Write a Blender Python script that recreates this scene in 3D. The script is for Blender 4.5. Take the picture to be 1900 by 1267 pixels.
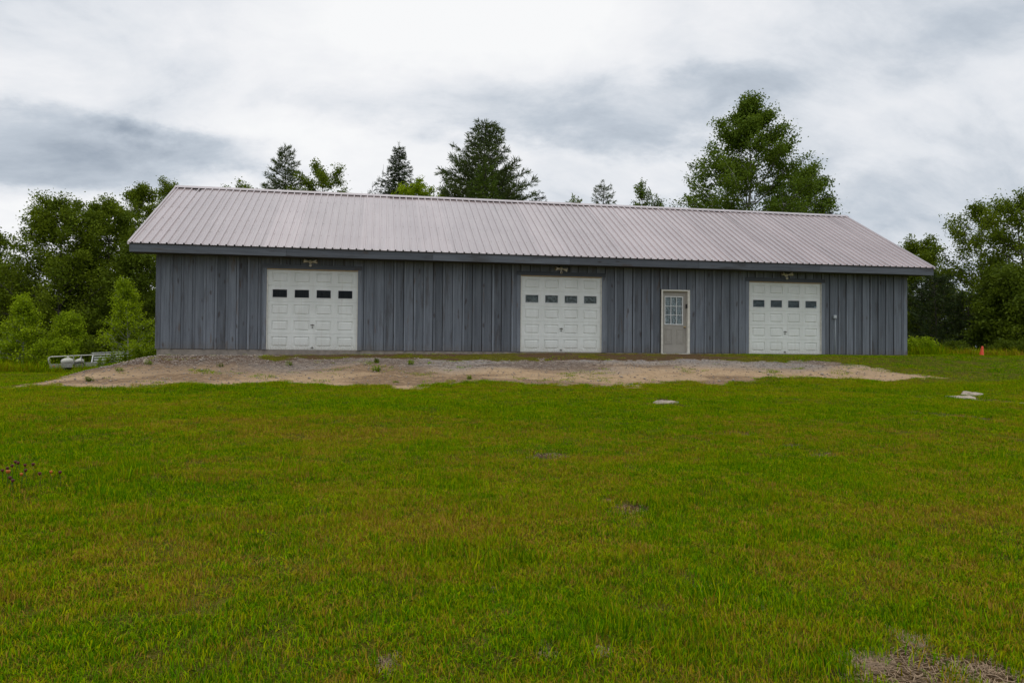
import bpy, math, random
import numpy as np
from mathutils import Matrix, Vector

S = bpy.context.scene
C = S.collection
for o in list(bpy.data.objects):
    bpy.data.objects.remove(o)

# ------------------------------------------------------------------ camera
F_PX, PITCH, ROLL, YAW = 1391.5, 0.0157, 0.0080, 0.1773       # fitted to the barn's doors, eaves and ridge (1900 px wide)
CAM = np.array([6.4467, -23.6516, -0.0504])
_fwd = np.array([math.sin(YAW)*math.cos(PITCH), math.cos(YAW)*math.cos(PITCH), math.sin(PITCH)])
_rt0 = np.array([math.cos(YAW), -math.sin(YAW), 0.0])
_up0 = np.cross(_rt0, _fwd)
_rt = math.cos(ROLL)*_rt0 + math.sin(ROLL)*_up0
_up = -math.sin(ROLL)*_rt0 + math.cos(ROLL)*_up0
cd = bpy.data.cameras.new('camera'); cam = bpy.data.objects.new('camera', cd); C.objects.link(cam)
cd.sensor_width = 36.0; cd.lens = F_PX/1900*36.0; cd.clip_start = 0.05; cd.clip_end = 5000
M = Matrix.Identity(4)
for i in range(3):
    M[i][0], M[i][1], M[i][2], M[i][3] = _rt[i], _up[i], -_fwd[i], CAM[i]
cam.matrix_world = M
S.camera = cam

# ------------------------------------------------------------------ sky, sun, exposure
SUN_EL, SUN_AZ = math.radians(74), math.radians(205)     # azimuth clockwise from +Y: behind the camera, a little left
w = bpy.data.worlds.new('World'); S.world = w; w.use_nodes = True
wt = w.node_tree; wt.nodes.clear()
class NT:
    """tiny node helper"""
    def __init__(s, t): s.t = t
    def n(s, kind, ins=None, **kw):
        nd = s.t.nodes.new('ShaderNode'+kind)
        for k, v in kw.items(): setattr(nd, k, v)
        for k, v in (ins or {}).items(): s.set(nd, k, v)
        return nd
    def set(s, nd, k, v):
        sock = nd.inputs[k]
        if isinstance(v, bpy.types.NodeSocket): s.t.links.new(v, sock)
        elif isinstance(v, bpy.types.Node): s.t.links.new(v.outputs[0], sock)
        else: sock.default_value = v
    def math(s, op, a, b=0.0, c=None, clamp=False):
        nd = s.n('Math', {0: a, 1: b}, operation=op, use_clamp=clamp)
        if c is not None: s.set(nd, 2, c)
        return nd.outputs[0]
    def mix(s, f, a, b, blend='MIX'):
        nd = s.n('Mix', data_type='RGBA', blend_type=blend)
        s.set(nd, 0, f); s.set(nd, 6, a); s.set(nd, 7, b)
        return nd.outputs[2]
    def noise(s, vec, scale, detail=4, rough=0.5, dist=0.0):
        nd = s.n('TexNoise', {'Scale': scale, 'Detail': detail, 'Roughness': rough, 'Distortion': dist})
        if vec is not None: s.set(nd, 'Vector', vec)
        return nd.outputs[0]
    def ramp(s, fac, stops, interp='LINEAR'):
        nd = s.n('ValToRGB', {0: fac}); cr = nd.color_ramp; cr.interpolation = interp
        while len(cr.elements) > len(stops): cr.elements.remove(cr.elements[-1])
        while len(cr.elements) < len(stops): cr.elements.new(0.5)
        for e, (p, c) in zip(cr.elements, stops):
            e.position = p; e.color = (c[0], c[1], c[2], 1) if not isinstance(c, (int, float)) else (c, c, c, 1)
        return nd.outputs[0]
    def rng(s, v, a, b, c=0.0, d=1.0):
        nd = s.n('MapRange', {0: v, 1: a, 2: b, 3: c, 4: d}); nd.interpolation_type = 'SMOOTHSTEP'
        return nd.outputs[0]
    def vmul(s, v, k):
        return s.n('VectorMath', {0: v, 1: k}, operation='MULTIPLY').outputs[0]
    def vadd(s, v, k):
        return s.n('VectorMath', {0: v, 1: k}, operation='ADD').outputs[0]
def rgba(c): return (c[0], c[1], c[2], 1.0)

q = NT(wt)
sky = q.n('TexSky', sky_type='NISHITA', sun_disc=False, sun_elevation=SUN_EL, sun_rotation=SUN_AZ)
tc = q.n('TexCoord').outputs['Generated']
sep = q.n('SeparateXYZ', {0: tc})
zz = q.math('ADD', q.math('MAXIMUM', sep.outputs[2], 0.0), 0.44)
px = q.math('DIVIDE', sep.outputs[0], zz); py = q.math('DIVIDE', sep.outputs[1], zz)
pv = q.n('CombineXYZ', {0: px, 1: py, 2: 0.0}).outputs[0]          # a cloud deck seen in perspective
warp = q.noise(q.vadd(pv, (3.1, 7.7, 1.3)), 1.3, 3, 0.5)
pw = q.vadd(pv, q.vmul(q.n('CombineXYZ', {0: warp, 1: warp, 2: warp}).outputs[0], (0.45, 0.25, 0.0)))
c1 = q.noise(q.vadd(pw, (22.17, 24.52, 4.0)), 1.15, 9, 0.5, 0.25)
c2 = q.noise(q.vadd(q.vmul(pw, (1.0, 1.5, 1.0)), (11.2, 3.4, 0.5)), 2.6, 9, 0.62, 0.15)
cs = q.math('ADD', q.math('MULTIPLY', c1, 0.62), q.math('MULTIPLY', c2, 0.38))
cs = q.math('ADD', -0.03, q.math('MULTIPLY', cs, 1.06))
# the cloud banks in view, as azimuth, elevation, half width, half height (radians) and how dark (-) or bright (+); the noise above goes on all round
az = q.math('ARCTAN2', sep.outputs[0], sep.outputs[1]); el = q.math('ARCSINE', sep.outputs[2])
w1 = q.noise(q.vmul(tc, (1, 1, 2.2)), 5.0, 7, 0.58); w2 = q.noise(q.vadd(q.vmul(tc, (1, 1, 2.2)), (9, 4, 2)), 4.0, 7, 0.58)
azw = q.math('ADD', az, q.math('MULTIPLY', q.math('SUBTRACT', w1, 0.5), 0.42)); elw = q.math('ADD', el, q.math('MULTIPLY', q.math('SUBTRACT', w2, 0.5), 0.20))
BANKS = [(110, 262, 250, 58, -.16), (390, 275, 150, 38, -.055), (1040, 200, 360, 48, -.085), (760, 150, 330, 60, -.035), (1690, 330, 330, 80, -.075), (1700, 130, 260, 60, -.025),
         (600, 70, 420, 60, .006), (1130, 300, 330, 45, .045), (640, 270, 120, 60, .03), (60, 350, 160, 25, .05), (1530, 250, 130, 60, .03), (30, 120, 250, 70, .012)]
for (u, v, a_, b_, k_) in BANKS:
    d_ = _fwd + _rt*((u-950)/F_PX) + _up*((633.5-v)/F_PX); d_ = d_/np.linalg.norm(d_)
    da = q.math('DIVIDE', q.math('SUBTRACT', azw, math.atan2(d_[0], d_[1])), a_*1.25/F_PX); de = q.math('DIVIDE', q.math('SUBTRACT', elw, math.asin(d_[2])), b_*1.35/F_PX)
    rr_ = q.math('ADD', q.math('MULTIPLY', da, da), q.math('MULTIPLY', de, de))
    cs = q.math('ADD', cs, q.math('MULTIPLY', q.rng(rr_, 1.5, 0.0), k_))
cloud = q.ramp(cs, [(0.33, (3.3, 3.85, 4.6)), (0.43, (5.5, 6.05, 6.75)), (0.505, (7.7, 8.0, 8.45)), (0.575, (8.9, 9.0, 9.25)), (0.66, (9.7, 9.75, 9.8))])
SKYMIX = q.mix(0.96, sky.outputs[0], cloud)
bg = q.n('Background', {'Color': SKYMIX, 'Strength': 0.1})
wo = q.n('OutputWorld', {'Surface': bg})

sd = bpy.data.lights.new('sun', 'SUN'); sd.energy = 0.9; sd.angle = math.radians(25); sd.color = (1.0, 0.96, 0.9)
sun = bpy.data.objects.new('sun', sd); C.objects.link(sun)
sdir = Vector((math.sin(SUN_AZ)*math.cos(SUN_EL), math.cos(SUN_AZ)*math.cos(SUN_EL), math.sin(SUN_EL)))
sun.rotation_euler = sdir.to_track_quat('Z', 'Y').to_euler()
vs = S.view_settings
vs.view_transform = 'Standard'; vs.look = 'None'; vs.exposure = 0.0; vs.gamma = 1.0; vs.use_curve_mapping = False

# ------------------------------------------------------------------ pixel -> world helpers
def ray(u, v):
    d = _fwd + _rt*((u-950)/F_PX) + _up*((633.5-v)/F_PX)
    return d                                              # one metre of depth along the view axis
def at(u, v, depth): return CAM + ray(u, v)*depth

# ------------------------------------------------------------------ numpy noise
def _hash(ix, iy, seed):
    h = (ix.astype(np.int64)*374761393 + iy.astype(np.int64)*668265263 + seed*974634777) & 0xffffffff
    h = ((h ^ (h >> 13))*1274126177) & 0xffffffff
    return ((h ^ (h >> 16)) & 0xffffff)/float(0xffffff)
def vnoise(x, y, seed=0):
    ix, iy = np.floor(x), np.floor(y); fx, fy = x-ix, y-iy
    fx = fx*fx*(3-2*fx); fy = fy*fy*(3-2*fy)
    a, b = _hash(ix, iy, seed), _hash(ix+1, iy, seed); c, d = _hash(ix, iy+1, seed), _hash(ix+1, iy+1, seed)
    return (a*(1-fx)+b*fx)*(1-fy) + (c*(1-fx)+d*fx)*fy
def fbm(x, y, seed=0, oct=4):
    r = 0; a = 0.5; t = 0
    for k in range(oct):
        r = r + a*vnoise(x*2**k+17.3*k, y*2**k-9.1*k, seed+k); t += a; a *= 0.5
    return r/t
def sst(a, b, x):
    t = np.clip((x-a)/(b-a), 0, 1); return t*t*(3-2*t)

# ------------------------------------------------------------------ ground shape
def base_z(x, y):
    """smooth terrain: lawn rising towards the barn, a bank of gravel, a pad; falls away to the left of the pad"""
    x = np.asarray(x, float); y = np.asarray(y, float); s = -y
    pad = -0.18 + 0.15*sst(0, 16, x)
    lawn = -0.78 - (np.maximum(s, 7)-7)*0.0522
    lawn = np.where(s > 24, -1.667-(s-24)*0.03, lawn)
    lawn = np.maximum(lawn, -4)
    bank = sst(7.4, 0.9, s)
    z = lawn*(1-bank) + pad*bank
    low = -0.98
    left = sst(0.5, -2.7, x)*sst(13, 8, s)                # 1 on the low ground left of the barn
    z = z*(1-left) + np.minimum(low, z)*left
    return z
def ground_z(x, y):
    x = np.asarray(x, float); y = np.asarray(y, float)
    f = np.exp(-((x-9)**2+(y+10)**2)/1800.0)
    inb = sst(0.5, 1.5, -y) + (np.abs(x-12.4) > 14)
    return base_z(x, y) + f*np.clip(inb, 0.15, 1)*((fbm(x*0.45, y*0.45, 3, 2)-0.5)*0.13 + (fbm(x*1.8, y*1.8, 8, 3)-0.5)*0.065)
def hit(u, v, tmax=70, f=base_z):
    t = np.arange(2.5, tmax, 0.04); d = ray(u, v)
    P = CAM[None]+t[:, None]*d[None]
    b = P[:, 2] < f(P[:, 0], P[:, 1])
    k = np.argmax(b) if b.any() else len(t)-1
    return P[k]

# outline of the gravel apron, from the photograph onto the terrain
GP = [(500, 664), (600, 666), (680, 668), (800, 668), (950, 668), (1100, 668),
      (1300, 667), (1380, 668), (1470, 669), (1540, 671), (1600, 678), (1660, 688), (1765, 701), (1640, 706), (1560, 701), (1460, 702), (1400, 704), (1340, 712),
      (1270, 705), (1210, 710), (1190, 717), (1060, 716), (1000, 718), (930, 711), (860, 711), (770, 716), (700, 713), (600, 714), (500, 711), (430, 716), (330, 716), (240, 721), (150, 722), (60, 720)]
GW = np.array([hit(u, v)[:2] for u, v in GP] + [(-2.6, -6.2), (-1.5, -5.7), (-0.95, -4.4), (-0.75, -2.6), (-0.75, -0.8), (-0.5, 0.5), (0.3, -0.03), (3.2, -0.05), (3.4, -0.6)])
def poly_sd(x, y, P):
    x = np.asarray(x, float).ravel(); y = np.asarray(y, float).ravel()
    d = np.full(x.shape, 1e9); ins = np.zeros(x.shape, bool)
    for i in range(len(P)):
        a, b = P[i], P[(i+1) % len(P)]; e = b-a
        t = np.clip(((x-a[0])*e[0]+(y-a[1])*e[1])/(e@e+1e-12), 0, 1)
        d = np.minimum(d, np.hypot(x-a[0]-t*e[0], y-a[1]-t*e[1]))
        c = ((a[1] > y) != (b[1] > y)) & (x < (b[0]-a[0])*(y-a[1])/(b[1]-a[1]+1e-12)+a[0])
        ins ^= c
    return np.where(ins, d, -d)
def gravel_mask(x, y):
    sh = np.shape(x)
    d = poly_sd(x, y, GW) + ((fbm(np.ravel(x)*1.9, np.ravel(y)*1.9, 21, 4)-0.5)*1.25) + (fbm(np.ravel(x)*7, np.ravel(y)*7, 23, 3)-0.5)*0.7
    return sst(-0.18, 0.28, d).reshape(sh)
# bare and dark spots in the lawn: px, py, half width in px, squash
SPOTS = [(1765, 1252, 190, 48), (1590, 1230, 60, 14), (1675, 1180, 50, 12), (1408, 1122, 20, 14), (1308, 1088, 24, 9), (900, 1094, 20, 9), (1175, 940, 62, 9),
         (1120, 921, 24, 6), (1012, 842, 48, 4), (1765, 983, 20, 6), (1622, 1002, 18, 7), (1692, 1018, 15, 7), (720, 1240, 24, 16), (1020, 1212, 22, 10), (1105, 1215, 25, 9), (150, 1205, 14, 6),
         (1750, 772, 70, 4), (1838, 740, 44, 4), (1530, 838, 30, 3), (1350, 800, 50, 2.5), (1234, 742, 22, 4), (1470, 822, 30, 3), (1590, 758, 30, 2)]
_sp = []
for (u, v, a, b) in SPOTS:
    c = hit(u, v); e = hit(u+a, v); f1, f2 = hit(u, v-b), hit(u, v+b)
    _sp.append((c[0], c[1], max(0.05, np.hypot(*(e-c)[:2])), max(0.05, np.hypot(*(f1-f2)[:2])/2*(1.0 if a > 100 else 1.5))))
def bare_mask(x, y):
    x = np.asarray(x, float); y = np.asarray(y, float); m = np.zeros(x.shape)
    wob = (fbm(x*7, y*7, 33, 4)-0.5)*1.7
    ca, sa = math.cos(-YAW), math.sin(-YAW)
    for (cx, cy, a, b) in _sp:
        near = (np.abs(x-cx) < 3*a+b) & (np.abs(y-cy) < 3*b+a)
        if not near.any(): continue
        dx = (x[near]-cx); dy = (y[near]-cy)
        lx = dx*ca+dy*sa; ly = -dx*sa+dy*ca
        m[near] = np.maximum(m[near], sst(1.25, 0.6, np.sqrt((lx/a)**2+(ly/b)**2)+wob[near]))
    return m

# ------------------------------------------------------------------ mesh helpers
def mesh_np(name, V, quads=None, tris=None, attrs=None, smooth=False):
    V = np.asarray(V, np.float32).reshape(-1, 3)
    me = bpy.data.meshes.new(name); me.vertices.add(len(V)); me.vertices.foreach_set('co', V.ravel())
    parts = []; tot = []
    if quads is not None and len(quads): q_ = np.asarray(quads, np.int32).reshape(-1, 4); parts.append(q_.ravel()); tot.append(np.full(len(q_), 4, np.int32))
    if tris is not None and len(tris): t_ = np.asarray(tris, np.int32).reshape(-1, 3); parts.append(t_.ravel()); tot.append(np.full(len(t_), 3, np.int32))
    if parts:
        lv = np.concatenate(parts); lt = np.concatenate(tot); ls = np.concatenate([[0], np.cumsum(lt)[:-1]]).astype(np.int32)
        me.loops.add(len(lv)); me.loops.foreach_set('vertex_index', lv)
        me.polygons.add(len(lt)); me.polygons.foreach_set('loop_start', ls); me.polygons.foreach_set('loop_total', lt)
        if smooth: me.polygons.foreach_set('use_smooth', np.ones(len(lt), bool))
    for k, a in (attrs or {}).items():
        a = np.asarray(a)
        if a.ndim == 2: at_ = me.attributes.new(k, 'FLOAT_VECTOR', 'POINT'); at_.data.foreach_set('vector', a.astype(np.float32).ravel())
        elif a.dtype.kind == 'i': at_ = me.attributes.new(k, 'INT', 'POINT'); at_.data.foreach_set('value', a.astype(np.int32))
        else: at_ = me.attributes.new(k, 'FLOAT', 'POINT'); at_.data.foreach_set('value', a.astype(np.float32))
    me.update(calc_edges=True); me.validate()
    return me
def link(name, me, mat=None, parent=None, loc=None, rot=None, scale=None):
    o = bpy.data.objects.new(name, me); C.objects.link(o)
    if mat is not None and me is not None and len(me.materials) == 0: me.materials.append(mat)
    if parent is not None: o.parent = parent
    if loc is not None: o.location = tuple(float(v) for v in loc)
    if rot is not None: o.rotation_euler = rot
    if scale is not None: o.scale = scale
    return o
def empty(name, loc=(0, 0, 0), rotz=0.0):
    o = bpy.data.objects.new(name, None); C.objects.link(o); o.location = tuple(float(v) for v in loc); o.rotation_euler = (0, 0, rotz)
    o.empty_display_size = 0.2
    return o
def tag(o, label=None, cat=None, group=None, kind=None):
    if label: o['label'] = label
    if cat: o['category'] = cat
    if group: o['group'] = group
    if kind: o['kind'] = kind
    return o
class MB:
    """collects small shapes into one mesh"""
    def __init__(s): s.v = []; s.f = []; s.sm = []
    def add(s, vs, fs, smooth=False):
        k = len(s.v); s.v += [tuple(float(c) for c in p) for p in vs]; s.f += [tuple(i+k for i in f) for f in fs]; s.sm += [smooth]*len(fs); return s
    def box(s, x0, x1, y0, y1, z0, z1):
        return s.add([(x0, y0, z0), (x1, y0, z0), (x1, y1, z0), (x0, y1, z0), (x0, y0, z1), (x1, y0, z1), (x1, y1, z1), (x0, y1, z1)],
                     [(0, 3, 2, 1), (4, 5, 6, 7), (0, 1, 5, 4), (1, 2, 6, 5), (2, 3, 7, 6), (3, 0, 4, 7)])
    def cbox(s, x0, x1, y0, y1, z0, z1, c=0.006):
        """box with chamfered vertical/long edges on the -y face"""
        return s.add([(x0, y0+c, z0), (x0+c, y0, z0+c), (x1-c, y0, z0+c), (x1, y0+c, z0), (x0, y0+c, z1), (x0+c, y0, z1-c), (x1-c, y0, z1-c), (x1, y0+c, z1),
                      (x0, y1, z0), (x1, y1, z0), (x0, y1, z1), (x1, y1, z1)],
                     [(1, 2, 6, 5), (0, 1, 5, 4), (2, 3, 7, 6), (4, 5, 6, 7), (0, 3, 2, 1), (8, 0, 4, 10), (3, 9, 11, 7), (10, 4, 7, 11), (8, 9, 3, 0), (9, 8, 10, 11)])
    def tube(s, pts, rad, n=8, smooth=True, cap=True):
        pts = [np.array(p, float) for p in pts]
        if not hasattr(rad, '__len__'): rad = [rad]*len(pts)
        vs, fs = [], []; prev = None
        for i, p in enumerate(pts):
            d = pts[min(i+1, len(pts)-1)]-pts[max(i-1, 0)]; d = d/(np.linalg.norm(d)+1e-9)
            a = np.cross(d, (0, 0, 1.0)) if abs(d[2]) < 0.9 else np.cross(d, (1.0, 0, 0))
            if prev is not None: a = prev-d*(prev@d)
            a = a/(np.linalg.norm(a)+1e-9); prev = a; b = np.cross(d, a)
            for k in range(n):
                t = 2*math.pi*k/n; vs.append(p+rad[i]*(math.cos(t)*a+math.sin(t)*b))
        for i in range(len(pts)-1):
            for k in range(n):
                fs.append((i*n+k, i*n+(k+1) % n, (i+1)*n+(k+1) % n, (i+1)*n+k))
        if cap: fs += [tuple(range(n))[::-1], tuple((len(pts)-1)*n+k for k in range(n))]
        return s.add(vs, fs, smooth)
    def build(s, name, mat=None, parent=None, **kw):
        return link(name, s.mesh(name), mat, parent, **kw)
    def mesh(s, name):
        me = bpy.data.meshes.new(name); me.from_pydata(s.v, [], s.f); me.update()
        if any(s.sm): me.polygons.foreach_set('use_smooth', s.sm)
        return me

# ------------------------------------------------------------------ materials
def material(name, fn):
    m = bpy.data.materials.new(name); m.use_nodes = True; t = m.node_tree; t.nodes.clear()
    k = NT(t); out = k.n('OutputMaterial'); sh = fn(k); t.links.new(sh if isinstance(sh, bpy.types.NodeSocket) else sh.outputs[0], out.inputs[0])
    return m
def bump(k, h, strength, dist=0.01):
    return k.n('Bump', {'Height': h, 'Strength': strength, 'Distance': dist}).outputs[0]
def plain(name, col, rough=0.5, metal=0.0, var=0.12, scale=6.0, spec=0.5):
    def fn(k):
        p = k.n('NewGeometry').outputs['Position']
        n = k.noise(p, scale, 5, 0.6); n2 = k.noise(p, scale*9, 3, 0.5)
        v = k.math('ADD', k.math('MULTIPLY', n, 0.7), k.math('MULTIPLY', n2, 0.3))
        f = k.rng(v, 0.3, 0.7, 1-var, 1+var)
        c = k.vmul(rgba(col)[:3], k.n('CombineXYZ', {0: f, 1: f, 2: f}).outputs[0])
        return k.n('BsdfPrincipled', {'Base Color': c, 'Roughness': k.rng(n2, .3, .7, rough*0.85, min(1, rough*1.15)), 'Metallic': metal, 'Specular IOR Level': spec, 'Normal': bump(k, n2, 0.12)})
    return material(name, fn)

def wood_fn(axis='z', k_tone=1.0):
    def fn(k):
        oi = k.n('ObjectInfo').outputs['Random']
        off = k.n('CombineXYZ', {0: k.math('MULTIPLY', oi, 37.0), 1: k.math('MULTIPLY', oi, 11.0), 2: k.math('MULTIPLY', oi, 53.0)}).outputs[0]
        p = k.vadd(k.n('NewGeometry').outputs['Position'], off)
        sc = (22, 22, 0.8) if axis == 'z' else (0.8, 22, 22)
        s2 = (4, 4, 0.7) if axis == 'z' else (0.7, 4, 4)
        sk = (5.0, 5.0, 1.7) if axis == 'z' else (1.7, 5.0, 5.0)
        g = k.noise(k.vmul(p, sc), 1.0, 6, 0.65, 0.4)
        b = k.noise(k.vmul(p, s2), 1.0, 5, 0.6, 0.3)
        fine = k.noise(k.vmul(p, (70, 70, 5) if axis == 'z' else (5, 70, 70)), 1.0, 3, 0.6)
        col = k.mix(k.rng(g, 0.32, 0.68), rgba((0.125, 0.140, 0.165)), rgba((0.185, 0.205, 0.236)))
        col = k.mix(k.math('MULTIPLY', k.rng(b, 0.54, 0.72), 0.7), col, rgba((0.080, 0.075, 0.076)))
        b2 = k.noise(k.vmul(k.vadd(p, (4, 2, 9)), s2), 1.6, 4, 0.6, 0.5)
        col = k.mix(k.math('MULTIPLY', k.rng(b2, 0.60, 0.74), 0.6), col, rgba((0.125, 0.088, 0.064)))
        col = k.mix(k.math('MULTIPLY', k.rng(fine, 0.62, 0.75), 0.3), col, rgba((0.27, 0.295, 0.33)))
        vo = k.n('TexVoronoi', {'Vector': k.vadd(k.vmul(p, sk), k.vmul(k.n('CombineXYZ', {0: b, 1: b, 2: b}).outputs[0], (.8, .8, .8))), 'Scale': 1.0, 'Randomness': 1.0})
        kn = k.rng(vo.outputs['Distance'], 0.20, 0.08)
        gate = k.math('GREATER_THAN', k.n('SeparateXYZ', {0: vo.outputs['Color']}).outputs[0], 0.52)
        kn = k.math('MULTIPLY', kn, gate)
        col = k.mix(k.math('MULTIPLY', kn, 0.8), col, rgba((0.075, 0.066, 0.066)))
        zz_ = k.n('SeparateXYZ', {0: k.n('NewGeometry').outputs['Position']}).outputs[2]
        mud = k.math('MULTIPLY', k.rng(zz_, 0.30, 0.0), k.rng(fine, 0.35, 0.65))
        if axis == 'z': col = k.mix(k.math('MULTIPLY', mud, 0.5), col, rgba((0.15, 0.115, 0.08)))
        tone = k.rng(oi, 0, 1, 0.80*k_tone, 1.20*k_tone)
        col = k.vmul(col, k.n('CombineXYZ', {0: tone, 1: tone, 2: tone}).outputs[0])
        h = k.math('ADD', k.math('MULTIPLY', g, 0.6), k.math('MULTIPLY', fine, 0.4))
        return k.n('BsdfPrincipled', {'Base Color': col, 'Roughness': 0.82, 'Specular IOR Level': 0.25, 'Normal': bump(k, h, 0.5, 0.006)})
    return fn
WOOD = material('grey_stained_boards', wood_fn('z'))
WOODB = material('grey_stained_battens', wood_fn('z', 1.12))
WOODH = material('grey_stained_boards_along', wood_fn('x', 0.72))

def roof_fn(k):
    oi = k.n('ObjectInfo').outputs['Random']
    p = k.n('NewGeometry').outputs['Position']
    n = k.noise(k.vmul(p, (1.2, 0.5, 0.5)), 1.0, 5, 0.6)
    n2 = k.noise(p, 22, 4, 0.6)
    st = k.noise(k.vmul(p, (14, 0.5, 0.5)), 1.0, 5, 0.6)
    c = k.mix(k.rng(n, 0.3, 0.7), rgba((0.42, 0.330, 0.322)), rgba((0.49, 0.395, 0.385)))
    c = k.mix(k.math('MULTIPLY', k.rng(st, 0.5, 0.75), 0.6), c, rgba((0.30, 0.235, 0.22)))
    t = k.rng(oi, 0, 1, 0.90, 1.07)
    c = k.vmul(c, k.n('CombineXYZ', {0: t, 1: t, 2: t}).outputs[0])
    r = k.math('ADD', 0.30, k.math('MULTIPLY', n2, 0.16))
    return k.n('BsdfPrincipled', {'Base Color': c, 'Roughness': r, 'Specular IOR Level': 0.8, 'Coat Weight': 1.0, 'Coat Roughness': 0.22, 'Coat IOR': 2.3, 'Normal': bump(k, n, 0.08, 0.05)})
ROOF = material('brown_painted_steel', roof_fn)

def door_fn(k):
    p = k.n('NewGeometry').outputs['Position']
    z = k.n('SeparateXYZ', {0: p}).outputs[2]
    n = k.noise(k.vmul(p, (3, 3, 1.2)), 1.0, 5, 0.6); n2 = k.noise(p, 30, 4, 0.6)
    drip = k.noise(k.vmul(p, (16, 16, 0.7)), 1.0, 5, 0.65)
    c = k.mix(k.rng(n, 0.35, 0.7), rgba((0.75, 0.77, 0.74)), rgba((0.83, 0.85, 0.825)))
    c = k.mix(k.math('MULTIPLY', k.rng(drip, 0.55, 0.78), 0.4), c, rgba((0.54, 0.50, 0.42)))
    splash = k.math('MULTIPLY', k.rng(z, 0.35, -0.02), k.rng(n2, 0.35, 0.7))
    c = k.mix(k.math('MULTIPLY', splash, 0.65), c, rgba((0.42, 0.36, 0.27)))
    return k.n('BsdfPrincipled', {'Base Color': c, 'Roughness': 0.42, 'Specular IOR Level': 0.4, 'Normal': bump(k, n2, 0.06)})
DOORW = material('white_painted_steel', door_fn)
BEIGE = plain('beige_painted_door', (0.36, 0.335, 0.295), 0.5, var=0.06)
CREAM = plain('cream_trim_paint', (0.73, 0.70, 0.62), 0.6, var=0.14, scale=9)
TANSTRIP = plain('weathered_tan_stop', (0.50, 0.36, 0.20), 0.7, var=0.2, scale=9)
WHITE = plain('white_plastic', (0.74, 0.75, 0.74), 0.45, var=0.08)
BLACK = plain('black_plastic', (0.012, 0.012, 0.013), 0.5)
DARKMETAL = plain('dark_metal', (0.10, 0.09, 0.08), 0.45, 0.7)
BRASS = plain('dull_brass', (0.42, 0.31, 0.16), 0.35, 0.9)
FLOOD = plain('aged_white_plastic', (0.66, 0.61, 0.50), 0.5, var=0.15, scale=30)
LENS = plain('lamp_glass', (0.30, 0.25, 0.16), 0.2)
CONC = plain('concrete', (0.27, 0.235, 0.20), 0.9, var=0.25, scale=5)
CONDUIT = plain('grey_conduit', (0.36, 0.40, 0.43), 0.5)
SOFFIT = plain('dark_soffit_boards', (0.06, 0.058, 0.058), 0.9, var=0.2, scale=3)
INSIDE = plain('dark_interior', (0.03, 0.03, 0.03), 0.9)
def glass_fn(k):
    fr = k.n('Fresnel', {'IOR': 1.22}).outputs[0]
    return k.n('MixShader', {0: k.math('MULTIPLY', fr, 1.0, clamp=True), 1: k.n('BsdfTransparent', {'Color': rgba((0.82, 0.86, 0.86))}), 2: k.n('BsdfGlossy', {'Roughness': 0.02, 'Color': rgba((1, 1, 1))})})
GLASS = material('window_glass', glass_fn)
def film_fn(k):
    p = k.n('NewGeometry').outputs['Position']
    n = k.noise(k.vmul(p, (5, 5, 7)), 1.0, 4, 0.55, 1.6)
    c = k.ramp(n, [(0.30, (0.10, 0.095, 0.09)), (0.48, (0.22, 0.21, 0.20)), (0.53, (0.42, 0.42, 0.42)), (0.6, (0.20, 0.20, 0.20)), (0.75, (0.30, 0.30, 0.30))])
    return k.n('BsdfPrincipled', {'Base Color': c, 'Roughness': 0.35, 'Normal': bump(k, n, 0.8, 0.05)})
FILM = material('crumpled_plastic_sheet', film_fn)
def shade_fn(k):
    p = k.n('NewGeometry').outputs['Position']
    n = k.noise(k.vmul(p, (2, 2, 9)), 1.0, 4, 0.5, 1.2)
    c = k.ramp(n, [(0.35, (0.075, 0.09, 0.105)), (0.55, (0.12, 0.14, 0.16)), (0.62, (0.22, 0.24, 0.26)), (0.7, (0.10, 0.12, 0.14))])
    return k.n('BsdfPrincipled', {'Base Color': c, 'Roughness': 0.5, 'Normal': bump(k, n, 0.6, 0.03)})
SHADE = material('grey_window_film', shade_fn)
def lace_fn(k):
    p = k.n('NewGeometry').outputs['Position']
    v = k.n('TexVoronoi', {'Vector': p, 'Scale': 22.0}).outputs['Distance']
    n = k.noise(p, 14, 4, 0.6, 0.8)
    f = k.math('ADD', k.math('MULTIPLY', v, 0.5), k.math('MULTIPLY', n, 0.6))
    c = k.ramp(f, [(0.34, (0.16, 0.15, 0.15)), (0.48, (0.42, 0.42, 0.44)), (0.62, (0.72, 0.73, 0.76))])
    return k.n('BsdfPrincipled', {'Base Color': c, 'Roughness': 0.9})
LACE = material('lace_curtain', lace_fn)

def leaf_fn(dark, light, trans=0.30, yellow=None):
    def fn(k):
        t = k.n('Attribute', attribute_name='tint', attribute_type='GEOMETRY').outputs['Fac']
        c = k.mix(t, rgba(dark), rgba(light))
        d = k.n('BsdfPrincipled', {'Base Color': c, 'Roughness': 0.6, 'Specular IOR Level': 0.12})
        tr = k.n('BsdfTranslucent', {'Color': k.mix(0.35, c, rgba((0.25, 0.33, 0.02)))})
        return k.n('MixShader', {0: trans, 1: d, 2: tr})
    return fn
LEAF_MID = material('leaf_mid_green', leaf_fn((0.060, 0.105, 0.006), (0.235, 0.300, 0.012)))
LEAF_DARK = material('leaf_dark_green', leaf_fn((0.040, 0.072, 0.005), (0.155, 0.210, 0.010)))
LEAF_LIGHT = material('leaf_yellow_green', leaf_fn((0.15, 0.245, 0.004), (0.44, 0.56, 0.010), 0.36))
LEAF_POPLAR = material('leaf_poplar', leaf_fn((0.050, 0.100, 0.008), (0.17, 0.250, 0.018)))
NEEDLE_PINE = material('needle_pine', leaf_fn((0.035, 0.062, 0.018), (0.125, 0.165, 0.040), 0.12))
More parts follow.
